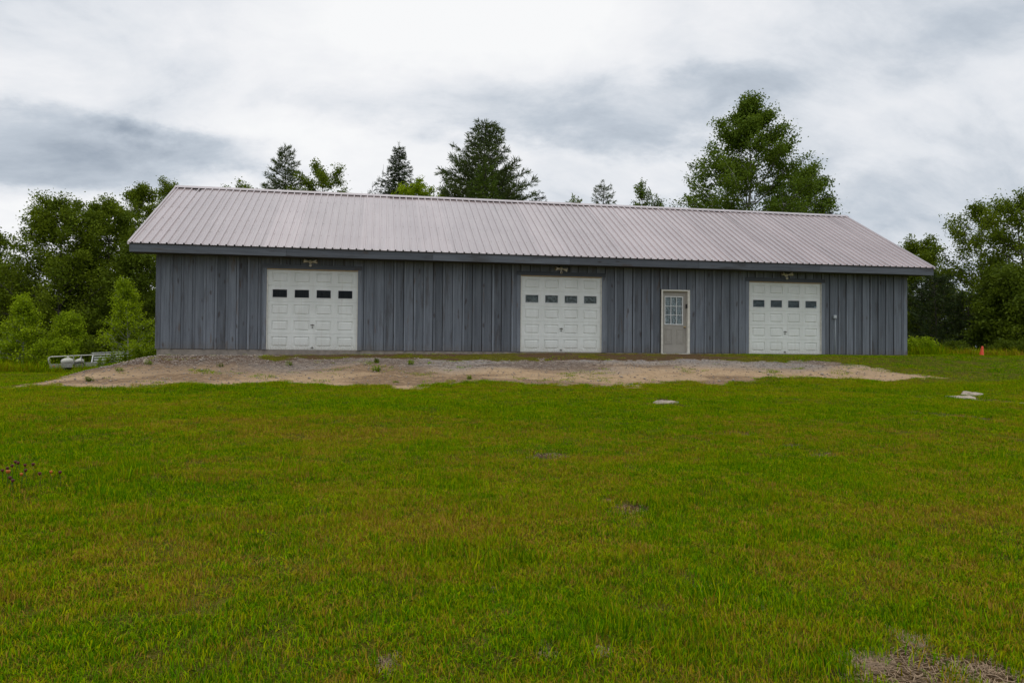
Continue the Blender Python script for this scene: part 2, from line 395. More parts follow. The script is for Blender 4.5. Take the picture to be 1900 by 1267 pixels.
NEEDLE_SPRUCE = material('needle_spruce', leaf_fn((0.020, 0.040, 0.014), (0.070, 0.100, 0.028), 0.08))
NEEDLE_FIR = material('needle_fresh_green', leaf_fn((0.040, 0.085, 0.010), (0.13, 0.195, 0.018), 0.15))
BARK = plain('bark', (0.10, 0.085, 0.07), 0.9, var=0.4, scale=8)
BARK_PALE = plain('pale_bark', (0.30, 0.29, 0.25), 0.85, var=0.35, scale=8)
BARK_DEAD = plain('dead_wood', (0.27, 0.25, 0.23), 0.9, var=0.3, scale=8)

def ground_fn(k):
    p = k.n('NewGeometry').outputs['Position']
    A = lambda n: k.n('Attribute', attribute_name=n, attribute_type='GEOMETRY').outputs['Fac']
    gr, ba, gy, dk = A('gravel'), A('bare'), A('grey'), A('dirt')
    n1 = k.noise(p, 0.6, 5, 0.6); n2 = k.noise(p, 7, 5, 0.65); n3 = k.noise(p, 45, 4, 0.7)
    turf = k.mix(k.rng(n2, 0.35, 0.65), rgba((0.055, 0.060, 0.003)), rgba((0.11, 0.10, 0.008)))
    n4 = k.noise(p, 120, 3, 0.7)
    turf = k.mix(k.math('MULTIPLY', k.rng(n4, 0.50, 0.62), 0.8), turf, rgba((0.20, 0.16, 0.05)))
    turf = k.mix(k.math('MULTIPLY', k.rng(n3, 0.52, 0.68), 0.8), turf, rgba((0.022, 0.022, 0.004)))
    soil = k.mix(k.rng(n3, 0.3, 0.7), rgba((0.050, 0.030, 0.015)), rgba((0.15, 0.098, 0.052)))
    vo = k.n('TexVoronoi', {'Vector': p, 'Scale': 26.0}); vc = k.n('SeparateXYZ', {0: vo.outputs['Color']}).outputs[0]
    sand = k.mix(k.rng(n2, 0.3, 0.7), rgba((0.37, 0.255, 0.15)), rgba((0.50, 0.355, 0.22)))
    sand = k.mix(k.math('MULTIPLY', k.rng(n3, 0.52, 0.7), 0.5), sand, rgba((0.26, 0.18, 0.125)))
    grey = k.mix(vc, rgba((0.13, 0.118, 0.110)), rgba((0.36, 0.325, 0.295)))
    sand = k.mix(k.math('MULTIPLY', gy, k.rng(n2, 0.25, 0.6, 0.55, 1.0)), sand, grey)
    dirt = k.mix(k.rng(n3, 0.35, 0.7), rgba((0.050, 0.030, 0.019)), rgba((0.20, 0.125, 0.080)))
    sand = k.mix(k.math('MULTIPLY', dk, k.rng(n2, 0.34, 0.54)), sand, dirt)
    ed = k.math('ADD', gr, k.math('MULTIPLY', k.math('SUBTRACT', n2, 0.5), 0.9))
    c = k.mix(k.rng(ba, 0.25, 0.6), turf, soil)
    c = k.mix(k.rng(ed, 0.35, 0.6), c, sand)
    h = k.math('ADD', k.math('MULTIPLY', n3, 0.5), k.math('MULTIPLY', vo.outputs['Distance'], 0.5))
    return k.n('BsdfPrincipled', {'Base Color': c, 'Roughness': 1.0, 'Specular IOR Level': 0.02, 'Normal': bump(k, h, 0.7, 0.03)})
GROUND = material('lawn_soil_and_gravel', ground_fn)
def grass_fn(k):
    t = k.n('Attribute', attribute_name='tint', attribute_type='INSTANCER').outputs['Fac']
    b = k.n('Attribute', attribute_name='blade', attribute_type='GEOMETRY').outputs['Fac']
    v = k.math('ADD', t, k.math('MULTIPLY', k.math('SUBTRACT', b, 0.5), 0.95))
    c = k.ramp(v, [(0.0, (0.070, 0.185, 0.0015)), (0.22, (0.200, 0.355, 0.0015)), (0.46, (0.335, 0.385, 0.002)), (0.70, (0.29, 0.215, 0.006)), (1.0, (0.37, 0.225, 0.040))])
    d = k.n('BsdfPrincipled', {'Base Color': c, 'Roughness': 0.8, 'Specular IOR Level': 0.0})
    tr = k.n('BsdfTranslucent', {'Color': c})
    return k.n('MixShader', {0: 0.14, 1: d, 2: tr})
GRASS = material('grass_blades', grass_fn)
STRAW = plain('dry_straw', (0.36, 0.25, 0.15), 0.8, var=0.3, scale=25)
def stone_fn(k):
    p = k.n('NewGeometry').outputs['Position']
    vo = k.n('TexVoronoi', {'Vector': p, 'Scale': 14.0}); s_ = k.n('SeparateXYZ', {0: vo.outputs['Color']})
    c = k.mix(s_.outputs[0], rgba((0.20, 0.18, 0.165)), rgba((0.42, 0.37, 0.32)))
    c = k.mix(k.math('MULTIPLY', s_.outputs[1], 0.5), c, rgba((0.42, 0.28, 0.18)))
    return k.n('BsdfPrincipled', {'Base Color': c, 'Roughness': 0.85})
PEBBLE = material('pebbles', stone_fn)
ROCK = plain('pale_rock', (0.40, 0.335, 0.26), 0.9, var=0.45, scale=7)

# ------------------------------------------------------------------ ground sheet
def axis(lo, hi, step, far):
    a = list(np.arange(lo, hi+1e-6, step)); d = step; p = hi; q_ = lo; up, dn = [], []
    while p < far: d *= 1.32; p += d; up.append(p)
    d = step
    while q_ > -far: d *= 1.32; q_ -= d; dn.append(q_)
    return np.array(dn[::-1]+a+up)
gx, gy = axis(-15, 33, 0.125, 900), axis(-22.5, 3, 0.115, 900)
X, Y = np.meshgrid(gx, gy)
Z = ground_z(X, Y)
inside = (X > 0.15) & (X < 24.7) & (Y > 0.12) & (Y < 8.6)
Z = np.where(inside, np.minimum(Z, -0.14), Z)
GM = gravel_mask(X, Y); BM = bare_mask(X, Y)
strip_ = sst(-4.2, -2.8, Y)*(Y < 0.1)*(X > -0.5)*sst(18.5, 16.5, X)*sst(0.34, 0.50, fbm(X*1.1, Y*2.0, 47, 3))
Z = Z - 0.02*GM - 0.035*BM
nx, ny = len(gx), len(gy)
I = np.arange(nx*ny).reshape(ny, nx)
Q = np.stack([I[:-1, :-1], I[:-1, 1:], I[1:, 1:], I[1:, :-1]], -1).reshape(-1, 4)
greyf = sst(-5.0, -3.2, Y + (fbm(X*0.5, Y*0.8, 55, 3)-0.5)*2.2)
dirtf = sst(7.5, 2.0, X + (fbm(X*0.7, Y*0.7, 77, 3)-0.5)*4)*sst(-5.5, -2.5, Y+(fbm(X*0.8, Y*0.8, 78, 3)-0.5)*2)
dirtf = np.maximum(dirtf, 0.65*sst(0.47, 0.62, fbm(X*0.45, Y*1.3, 79, 4)))
g = link('ground', mesh_np('ground', np.stack([X, Y, Z], -1), Q, attrs={'gravel': GM.ravel(), 'bare': np.maximum(BM, 0.75*strip_).ravel(), 'grey': greyf.ravel(), 'dirt': dirtf.ravel()}, smooth=True), GROUND)
tag(g, 'uneven green lawn rising to a gravel apron before the barn', 'lawn', kind='structure')
def gz(x, y): return float(ground_z(x, y))

# ------------------------------------------------------------------ grass (uncountable: one object, instanced tufts)
rs = np.random.RandomState(5)
def tuft_mesh(name, nb, rad, h, wid, lean, rnd, clover=False):
    V, Qd, Tr, B = [], [], [], []
    for i in range(nb):
        a = rnd.rand()*6.283; r = rad*math.sqrt(rnd.rand()); x, y = r*math.cos(a), r*math.sin(a)
        k = len(V); b = rnd.rand(); hh = h*(0.55+0.6*rnd.rand())
        az = rnd.rand()*6.283; dx, dy = math.cos(az), math.sin(az); pxx, pyy = -dy, dx
        if clover:
            s = 0.011+0.006*rnd.rand(); z = hh*0.8
            for j in range(3):
                aj = az+j*2.09; ox, oy = x+s*math.cos(aj), y+s*math.sin(aj); k = len(V)
                V += [(x, y, z), (ox-s*.8*math.sin(aj), oy+s*.8*math.cos(aj), z+.004), (x+2*s*math.cos(aj), y+2*s*math.sin(aj), z-.002), (ox+s*.8*math.sin(aj), oy-s*.8*math.cos(aj), z+.004)]
                B += [b*0.4]*4; Qd.append((k, k+1, k+2, k+3))
            continue
        L = lean*(0.3+rnd.rand()); w2 = wid*(0.7+0.6*rnd.rand())/2
        V += [(x-pxx*w2, y-pyy*w2, -0.02), (x+pxx*w2, y+pyy*w2, -0.02),
              (x+dx*L*hh*.35+pxx*w2*.85, y+dy*L*hh*.35+pyy*w2*.85, hh*.6), (x+dx*L*hh*.35-pxx*w2*.85, y+dy*L*hh*.35-pyy*w2*.85, hh*.6),
              (x+dx*L*hh, y+dy*L*hh, hh)]
        B += [b]*5; Qd.append((k, k+1, k+2, k+3)); Tr.append((k+3, k+2, k+4))
    me = mesh_np(name, V, Qd, Tr, {'blade': np.array(B, np.float32)}); me.materials.append(GRASS); return me
def tuft_collection(name, specs, seed):
    col = bpy.data.collections.new(name); rn = np.random.RandomState(seed)
    for i, sp in enumerate(specs):
        col.objects.link(bpy.data.objects.new('%s_%02d' % (name, i), tuft_mesh('%s_%02d' % (name, i), *sp[:5], rn, *sp[5:])))
    return col
def scatter(name, P, scl, rot, idx, tint, col, mat):
    me = mesh_np(name, P, attrs={'scl': scl, 'rot': rot, 'idx': idx.astype(np.int32), 'tint': tint})
    o = link(name, me, mat)
    ng = bpy.data.node_groups.new(name+'_nodes', 'GeometryNodeTree')
    ng.interface.new_socket('Geometry', in_out='INPUT', socket_type='NodeSocketGeometry'); ng.interface.new_socket('Geometry', in_out='OUTPUT', socket_type='NodeSocketGeometry')
    N = ng.nodes; L = ng.links
    i_, o_ = N.new('NodeGroupInput'), N.new('NodeGroupOutput')
    ci = N.new('GeometryNodeCollectionInfo'); ci.inputs['Collection'].default_value = col; ci.inputs['Separate Children'].default_value = True; ci.inputs['Reset Children'].default_value = True
    ip = N.new('GeometryNodeInstanceOnPoints'); ip.inputs['Pick Instance'].default_value = True
    def na(nm, ty):
        n = N.new('GeometryNodeInputNamedAttribute'); n.data_type = ty; n.inputs['Name'].default_value = nm; return n.outputs['Attribute']
    L.new(i_.outputs[0], ip.inputs['Points']); L.new(ci.outputs[0], ip.inputs['Instance'])
    L.new(na('idx', 'INT'), ip.inputs['Instance Index']); L.new(na('rot', 'FLOAT_VECTOR'), ip.inputs['Rotation']); L.new(na('scl', 'FLOAT_VECTOR'), ip.inputs['Scale'])
    L.new(ip.outputs[0], o_.inputs[0])
    md = o.modifiers.new('scatter', 'NODES'); md.node_group = ng
    return o
TUFTS = tuft_collection('grass_tuft', [(36, .085, .050, .0032, .55), (32, .08, .060, .0030, .5), (40, .095, .042, .0036, .7), (26, .07, .075, .0032, .45), (32, .09, .048, .0030, 1.0), (9, .07, .19, .0060, .5), (16, .09, .034, .011, 1.6)], 3)
def lawn_points():
    P = []
    cells = [(-23.2, -15.5, 300), (-15.5, -10.5, 170), (-10.5, -6.4, 120), (-6.4, 0.0, 75)]
    for y0, y1, dens in cells:
        far = CAM[1]; dmax = y1-far
        xl, xr = CAM[0]-0.58*dmax-1.5, CAM[0]+1.0*dmax+2.0
        n = int((xr-xl)*(y1-y0)*dens); x = xl+rs.rand(n)*(xr-xl); y = y0+rs.rand(n)*(y1-y0)
        d = y-far; keep = (x > CAM[0]-0.56*d-1.2) & (x < CAM[0]+0.96*d+1.6)
        P.append(np.stack([x[keep], y[keep]], -1))
    # beyond the barn's ends
    for (x0, x1, y0, y1, dens) in [(-14, -0.3, 0, 12, 45), (25.1, 40, 0, 10, 45)]:
        n = int((x1-x0)*(y1-y0)*dens); P.append(np.stack([x0+rs.rand(n)*(x1-x0), y0+rs.rand(n)*(y1-y0)], -1))
    return np.concatenate(P)
P2 = lawn_points(); x, y = P2[:, 0], P2[:, 1]
gm, bm = gravel_mask(x, y), bare_mask(x, y)
near_wall = (y > -3.6) & (y < -0.02) & (x > -0.6) & (x < 25)
sp = fbm(x*1.3, y*1.3, 91, 3)
keepp = (1-gm)*(1-bm*0.93)
keepp = np.maximum(keepp, np.maximum(0.30*sst(0.52, 0.66, sp)*(gm > 0.3), 0.45*(gm > 0.25)*(gm < 0.85)*sst(0.42, 0.55, fbm(x*4, y*4, 95, 2)))*sst(-6.9, -5.6, -y*-1))
keepp = np.where(near_wall, np.where(x < 17.5, np.minimum(keepp, 0.03+0.24*sst(0.47, 0.62, fbm(x*1.8, y*3.0, 44, 3))), keepp), keepp)
thin = sst(0.30, 0.45, fbm(x*1.1, y*1.1, 12, 3))*0.6+0.4
keepp = keepp*np.where(y < -6.5, thin, 1)
ok = (rs.rand(len(x)) < keepp) & ~((x > 0) & (x < 24.86) & (y > -0.04) & (y < 9))
x, y, gm = x[ok], y[ok], gm[ok]; n = len(x)
dist = y-CAM[1]
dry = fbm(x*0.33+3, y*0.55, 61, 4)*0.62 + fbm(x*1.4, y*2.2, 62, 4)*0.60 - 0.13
dry = dry + 0.15*sst(9, 3.5, dist) - 0.03*sst(11.5, 15.5, dist)  # near term is not only dryness: foreground shading put into the grass tint
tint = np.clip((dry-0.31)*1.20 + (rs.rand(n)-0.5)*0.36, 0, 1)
tint = np.where((y > -3.6) & (y < 0) & (x > 0) & (x < 18), np.clip(tint+0.35*rs.rand(n)+0.12, 0, 1), tint)
PATCH = [(330, 885, 120, 10, .30), (560, 905, 90, 14, .28), (640, 800, 150, 8, .22), (450, 780, 100, 6, .20), (1230, 850, 120, 10, .22), (920, 880, 110, 10, .18), (780, 1070, 130, 22, .26), (1000, 1060, 90, 18, .15), (1560, 940, 170, 16, .20),
         (1700, 870, 130, 10, .16), (330, 1090, 90, 18, .18), (520, 1010, 150, 28, -.30), (430, 1050, 90, 18, -.25), (800, 830, 160, 12, -.18), (1480, 1120, 170, 36, -.22), (1250, 1180, 120, 26, -.15), (980, 760, 300, 14, -.10), (1600, 900, 90, 9, -.18), (200, 1180, 150, 26, -.12)]
def patches(x, y):
    t_ = np.zeros(len(x)); wob = (fbm(x*2.5, y*2.5, 97, 4)-0.5)*1.7
    for (u_, v_, a_, b_, k_) in PATCH:
        c_ = hit(u_, v_); e_ = hit(u_+a_, v_); f_, g_ = hit(u_, v_-b_), hit(u_, v_+b_); ra, rb = np.hypot(*(e_-c_)[:2]), np.hypot(*(f_-g_)[:2])/2
        lx = (x-c_[0])*math.cos(-YAW)+(y-c_[1])*math.sin(-YAW); ly = -(x-c_[0])*math.sin(-YAW)+(y-c_[1])*math.cos(-YAW)
        t_ = t_+1.25*k_*sst(1.6, 0.2, np.sqrt((lx/ra)**2+(ly/rb)**2)+wob)
    return t_
tint = np.clip(tint+patches(x, y), 0, 1)
tall = sst(0.50, 0.72, fbm(x*1.7, y*1.7, 71, 3))
hs = (0.34+0.44*tall)*(0.75+0.5*rs.rand(n))*(0.82+0.5*(1-np.clip(tint*1.2, 0, 1)))
hs = np.where(gm > 0.3, hs*0.8, hs)
hs = np.where((y > -3.6) & (x > 0) & (x < 25), hs*0.6, hs)
ws = (0.85+0.4*rs.rand(n))*(1+0.5*sst(8, 20, dist))
clov = fbm(x*0.5+9, y*0.5, 81, 3) > 0.63
idx = rs.randint(0, 5, n); idx = np.where((rs.rand(n) < 0.012) & (dist < 12), 5, idx); idx = np.where(clov & (rs.rand(n) < 0.12), 6, idx) 
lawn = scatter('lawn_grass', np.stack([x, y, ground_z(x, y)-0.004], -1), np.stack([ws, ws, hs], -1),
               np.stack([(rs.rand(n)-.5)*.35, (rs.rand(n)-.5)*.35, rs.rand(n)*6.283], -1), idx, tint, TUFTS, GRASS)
tag(lawn, 'short mown lawn grass with green, yellow and brown patches', 'grass', kind='stuff')

# the short dense sward between the longer tufts, nearest the camera
SWARD = tuft_collection('sward', [(90, .12, .026, .0034, .9), (80, .11, .032, .0030, .7), (100, .13, .022, .0036, 1.3), (60, .12, .018, .0040, 2.4)], 17)
def near_points(y0, y1, dens):
    d1 = y1-CAM[1]; xl, xr = CAM[0]-0.56*d1-1.2, CAM[0]+0.96*d1+1.6; m = int((xr-xl)*(y1-y0)*dens); x = xl+rs.rand(m)*(xr-xl); y = y0+rs.rand(m)*(y1-y0); d = y-CAM[1]
    k = (x > CAM[0]-0.56*d-1.0) & (x < CAM[0]+0.96*d+1.4); return np.stack([x[k], y[k]], -1)
PS = np.concatenate([near_points(-23.0, -16, 150), near_points(-16, -11, 110), near_points(-11, -6, 70)])
x, y = PS[:, 0], PS[:, 1]; ok = rs.rand(len(x)) < (1-gravel_mask(x, y))*(1-0.9*bare_mask(x, y)); x, y = x[ok], y[ok]; n = len(x)
dl = 0.5+1.1*(fbm(x*0.33+3, y*0.55, 61, 4)-0.5)+0.9*(fbm(x*1.4, y*2.2, 62, 4)-0.5)+1.3*patches(x, y)-0.12+0.16*sst(9, 3.5, y-CAM[1])  # last term browns the nearest turf, foreground shading painted as colour
ts = np.where(rs.rand(n) > np.clip(dl, 0.08, 0.95), 0.04+0.16*rs.rand(n), np.clip(0.50+0.45*rs.rand(n), 0, 1))
ts = np.where(y > -12, ts*0.5+0.5*np.clip(dl*0.75, 0.15, 1), ts)
w_s = 0.9+0.4*rs.rand(n); h_s = (0.7+0.9*rs.rand(n)*fbm(x*2.1, y*2.1, 67, 3)*1.6)
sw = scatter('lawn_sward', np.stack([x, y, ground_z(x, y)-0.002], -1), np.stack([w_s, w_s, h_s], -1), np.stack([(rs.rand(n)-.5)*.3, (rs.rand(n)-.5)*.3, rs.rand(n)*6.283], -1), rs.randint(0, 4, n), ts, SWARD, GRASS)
tag(sw, 'dense low turf and dry thatch between the longer grass tufts', 'grass', kind='stuff')

# tall rough grass under the trees at both sides
TALL = tuft_collection('tall_tuft', [(40, .16, .38, .010, .6), (34, .18, .50, .010, .7), (44, .2, .30, .012, .9)], 9)
def strip(u0, u1, d0, d1, n):
    u = u0+rs.rand(n)*(u1-u0); d = d0+rs.rand(n)*(d1-d0)
    p = CAM[None]+(_fwd[None]+_rt[None]*((u-950)/F_PX)[:, None])*d[:, None]
    return p[:, :2]
PT = np.concatenate([strip(-120, 285, 29, 44, 2600), strip(1690, 2050, 29.5, 38, 1500)])
x, y = PT[:, 0], PT[:, 1]
ok = (((x < -0.7) & (y > 0.5+1.6*fbm(x*.6, y*0, 5, 2)) & ~((x > -4) & (y < 3.0))) & ~((x > -9.5) & (x < -2.4) & (y < 9.4)) | ((x > 25.3) & (y > 1.6+2.0*fbm(x*.5, y*0, 6, 2)))); x, y = x[ok], y[ok]; n = len(x)
tt = np.clip(0.22+0.55*(fbm(x*0.6, y*0.6, 14, 3)-0.35) + 0.2*rs.rand(n), 0, 1)
s_ = 0.45+0.75*rs.rand(n)*fbm(x*.5, y*.5, 15, 2)*1.6
tg = scatter('rough_grass', np.stack([x, y, ground_z(x, y)-0.01], -1), np.stack([s_*1.1, s_*1.1, s_], -1), np.stack([x*0, x*0, rs.rand(n)*6.283], -1), rs.randint(0, 3, n), tt, TALL, GRASS)
tag(tg, 'tall rough grass growing along the edge of the trees', 'grass', kind='stuff')

# pebbles, straw
def pebbles():
    n = 26000; lo, hi = GW.min(0), GW.max(0)
    x = lo[0]+rs.rand(n)*(hi[0]-lo[0]); y = lo[1]+rs.rand(n)*(hi[1]-lo[1])
    ok = (gravel_mask(x, y) > 0.45) & (rs.rand(n) < 0.25+0.75*sst(-5, -2, y)) ; x, y = x[ok], y[ok]; n = len(x)
    s = 0.010+0.022*rs.rand(n)**2.2+0.03*(rs.rand(n) < 0.015)
    base = np.array([(1, 0, 0), (0, 1, 0), (-1, 0, 0), (0, -1, 0), (0, 0, .7), (0, 0, -.5)], float)
    V = base[None]*s[:, None, None]*(0.7+0.6*rs.rand(n, 6, 1)); a = rs.rand(n)*6.28
    ca, sa = np.cos(a)[:, None], np.sin(a)[:, None]
    V = np.stack([V[..., 0]*ca-V[..., 1]*sa, V[..., 0]*sa+V[..., 1]*ca, V[..., 2]], -1)
    V += np.stack([x, y, ground_z(x, y)-0.02+s*0.3], -1)[:, None]
    T = np.array([(0, 1, 4), (1, 2, 4), (2, 3, 4), (3, 0, 4), (1, 0, 5), (2, 1, 5), (3, 2, 5), (0, 3, 5)])
    return mesh_np('gravel', V.reshape(-1, 3), tris=(T[None]+6*np.arange(n)[:, None, None]).reshape(-1, 3))
tag(link('gravel', pebbles(), PEBBLE), 'loose grey and tan gravel on the apron before the doors', 'gravel', kind='stuff')
def straw():
    Vs = []
    for i_, (cx, cy, a, b) in enumerate(_sp):
        m = int(min(5200, 900+a*b*9000)*(1.0 if i_ < 3 else 0.3)); t = rs.rand(m)*6.283; r = np.sqrt(rs.rand(m))*1.1
        lx, ly = a*r*np.cos(t), b*r*np.sin(t); ca, sa = math.cos(-YAW), math.sin(-YAW)
        Vs.append(np.stack([cx+lx*ca-ly*sa, cy+lx*sa+ly*ca], -1))
    P = np.concatenate(Vs); P = P[bare_mask(P[:, 0], P[:, 1]) > 0.25]; n = len(P)
    L = 0.02+0.05*rs.rand(n); a = rs.rand(n)*6.283; d = np.stack([np.cos(a), np.sin(a), (rs.rand(n)-.5)*.5], -1); pr = np.stack([-np.sin(a), np.cos(a), 0*a], -1)
    c = np.stack([P[:, 0], P[:, 1], ground_z(P[:, 0], P[:, 1])-0.028+0.02*rs.rand(n)], -1); w_ = 0.0016
    V = np.stack([c-d*L[:, None]/2-pr*w_, c-d*L[:, None]/2+pr*w_, c+d*L[:, None]/2+pr*w_, c+d*L[:, None]/2-pr*w_], 1)
    return mesh_np('straw', V.reshape(-1, 3), np.arange(4*n).reshape(-1, 4))
tag(link('dead_grass', straw(), STRAW), 'dead straw-coloured grass matted over the bare lawn spots', 'straw', kind='stuff')

# ------------------------------------------------------------------ the barn
LEN = 24.86; XL, XR = -0.622, 25.485; EY, EZ = -0.632, 3.029; RY, RZ = 4.40, 5.723
SL = (RZ-EZ)/(RY-EY); ANG = math.atan(SL); BACK = 2*RY
DW, DH = 2.658, 2.438
DOORS = [3.147, 10.976, 18.876]
EDX, EDW, EDT = 15.715, 1.005, 2.108
barn = empty('barn', (LEN/2, 0, 0))
tag(barn, 'long grey board and batten barn with three white garage doors and metal roof', 'barn')
OFF = Vector((-LEN/2, 0, 0))
def part(name, mb, m, parent=barn):
    o = mb.build(name, m); o.parent = parent
    return o
def shift(o, parent=barn):                      # things built in world coordinates, hung on the barn's empty
    o.parent = parent; o.matrix_parent_inverse = parent.matrix_world.inverted() if False else Matrix.Translation(-Vector(parent.location)); return o
rnd = random.Random(11)
TOPZ = 2.86
unit = MB().cbox(0, 1, 0, 1, 0, 1, 0.0).mesh('board'); unit.materials.append(WOOD)
def board_mesh(c, mt):                                # unit board with softened front edges (chamfer as share of its width)
    m = MB().add([(0, .25, 0), (c, 0, 0), (1-c, 0, 0), (1, .25, 0), (0, .25, 1), (c, 0, 1), (1-c, 0, 1), (1, .25, 1), (0, 1, 0), (1, 1, 0), (0, 1, 1), (1, 1, 1)],
                 [(1, 2, 6, 5), (0, 1, 5, 4), (2, 3, 7, 6), (4, 5, 6, 7, 11, 10), (8, 9, 3, 2, 1, 0), (8, 0, 4, 10), (3, 9, 11, 7), (9, 8, 10, 11)]).mesh('board')
    m.materials.append(mt); return m
BOARD, BATTEN = board_mesh(0.012, WOOD), board_mesh(0.10, WOODB)
openings = [(d-0.03, d+DW+0.03, DH+0.03) for d in DOORS] + [(EDX+0.02, EDX+EDW-0.02, EDT-0.02)]
def piece(name, me, x0, x1, z0, z1, yf, th):
    o = bpy.data.objects.new(name, me); C.objects.link(o); o.parent = barn
    o.location = (x0-LEN/2, yf, z0); o.scale = (x1-x0, th, z1-z0); return o
def cut(x0, x1, z0, z1):
    res = [(x0, x1, z0, z1)]
    for (a, b, t) in openings:
        new = []
        for (p0, p1, r0, r1) in res:
            if p1 <= a or p0 >= b or r0 >= t: new.append((p0, p1, r0, r1)); continue
            if p0 < a: new.append((p0, a, r0, r1))
            if p1 > b: new.append((b, p1, r0, r1))
            if r1 > t: new.append((max(p0, a), min(p1, b), t, r1))
        res = new
    return [r for r in res if r[1]-r[0] > 0.02 and r[3]-r[2] > 0.02]
edges = [0.10]
while edges[-1] < LEN-0.42: edges.append(edges[-1]+0.312+rnd.uniform(-.012, .012))
edges.append(LEN-0.10)
for a, b in zip(edges[:-1], edges[1:]):
    for (x0, x1, z0, z1) in cut(a+0.010, b-(0.030+rnd.uniform(.007, .022) if b < LEN-.2 else .002), 0.006+rnd.uniform(-.004, .004), TOPZ):
        piece('board', BOARD, x0, x1, z0, z1, rnd.uniform(-.003, .002), 0.026)
trimz = [(d-0.15, d+DW+0.15, DH+0.15) for d in DOORS] + [(EDX-0.01, EDX+EDW+0.01, EDT+0.01)]
for e in edges[1:-1]:
    w2 = 0.030+rnd.uniform(-.003, .004); z0 = 0.0+rnd.uniform(-.004, .006); x0, x1 = e-w2, e+w2; skip = False
    for (a, b, t) in trimz:
        if x1 > a and x0 < b: z0 = max(z0, t+0.004)
    piece('batten', BATTEN, x0, x1, z0, TOPZ, -0.024+rnd.uniform(-.004, .001), 0.021)
for x0, x1 in ((-0.02, 0.115), (LEN-0.115, LEN+0.02)):
    piece('corner_board', BATTEN, x0, x1, -0.002, TOPZ, -0.024, 0.022)
# trim and stops round the garage doors
for d in DOORS:
    piece('door_trim', BATTEN, d-0.15, d-0.022, 0.0, DH+0.022, -0.026, 0.024)
    piece('door_trim', BATTEN, d+DW+0.022, d+DW+0.15, 0.0, DH+0.022, -0.026, 0.024)
    hd = MB().cbox(d-0.15-LEN/2, d+DW+0.15-LEN/2, -0.028, -0.003, DH+0.0245, DH+0.152, 0.004)
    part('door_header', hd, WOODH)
# sheathing, back and gable walls, foundation, floor
sh = MB()
xs = sorted([0.03, LEN-0.03]+[v for o in openings for v in o[:2]])
for a, b in zip(xs[:-1], xs[1:]):
    t = 0.0
    for (o0, o1, ot) in openings:
        if abs(a-o0) < 1e-6: t = ot
    sh.box(a-LEN/2, b-LEN/2, 0.024, 0.06, t, TOPZ+0.4)
part('wall_sheathing', sh, INSIDE)
for nm, x0, x1 in (('gable_wall', 0.0, 0.05), ('gable_wall', LEN-0.05, LEN)):
    m = MB(); zt = lambda yy: EZ+SL*(min(yy, BACK-yy)-EY)-0.06
    ys = [0.025, RY, BACK-0.02]
    vs = [(xx-LEN/2, yy, z_) for xx in (x0, x1) for (yy, z_) in ((ys[0], 0), (ys[2], 0), (ys[2], zt(ys[2])), (ys[1], zt(ys[1])), (ys[0], zt(ys[0])))]
    m.add(vs, [(0, 1, 2, 3, 4), (9, 8, 7, 6, 5)]+[(i, 5+i, 5+(i+1) % 5, (i+1) % 5) for i in range(5)])
    part(nm, m, WOOD)
    for i in range(28):                           # battens on the gable end
        yy = 0.15+i*0.315
        if yy < BACK-0.1:
            xo = -0.018 if x0 == 0 else LEN
            bb = MB().box(xo-LEN/2, xo+0.018-LEN/2, yy-.028, yy+.028, 0, zt(yy)-0.02); part('batten', bb, WOOD)
part('back_wall', MB().box(-LEN/2+.05, LEN/2-.05, BACK-0.04, BACK-0.018, 0, TOPZ+0.3), WOOD)
part('foundation', MB().box(-LEN/2+0.02, LEN/2-0.02, 0.012, BACK-0.03, -0.6, -0.002), CONC)
# eaves: soffit, fascia
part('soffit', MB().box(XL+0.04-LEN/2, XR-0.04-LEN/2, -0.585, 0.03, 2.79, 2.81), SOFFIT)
n_f = 6; fx = [XL+0.03+(XR-XL-0.06)*i/n_f for i in range(n_f+1)]
for a, b in zip(fx[:-1], fx[1:]):
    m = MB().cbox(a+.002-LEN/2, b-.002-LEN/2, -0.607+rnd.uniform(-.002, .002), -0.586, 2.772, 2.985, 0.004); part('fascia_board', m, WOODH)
for xx in (XL+0.03, XR-0.055):                    # rake boards up both gable ends
    for sgn in (0, 1):
        m = MB(); y0, z0, y1, z1 = -0.585, EZ-0.03, RY, RZ-0.05
        yy = [y0, y1] if sgn == 0 else [2*RY-y0, 2*RY-y1]
        vs = [(xx+dx-LEN/2, yv, zv+dz) for dx in (0, .025) for (yv, zv) in ((yy[0], z0), (yy[1], z1)) for dz in (-0.2, 0)]
        m.add(vs, [(0, 1, 3, 2), (4, 6, 7, 5), (0, 4, 5, 1), (2, 3, 7, 6), (1, 5, 7, 3), (0, 2, 6, 4)]); part('rake_board', m, WOODH)
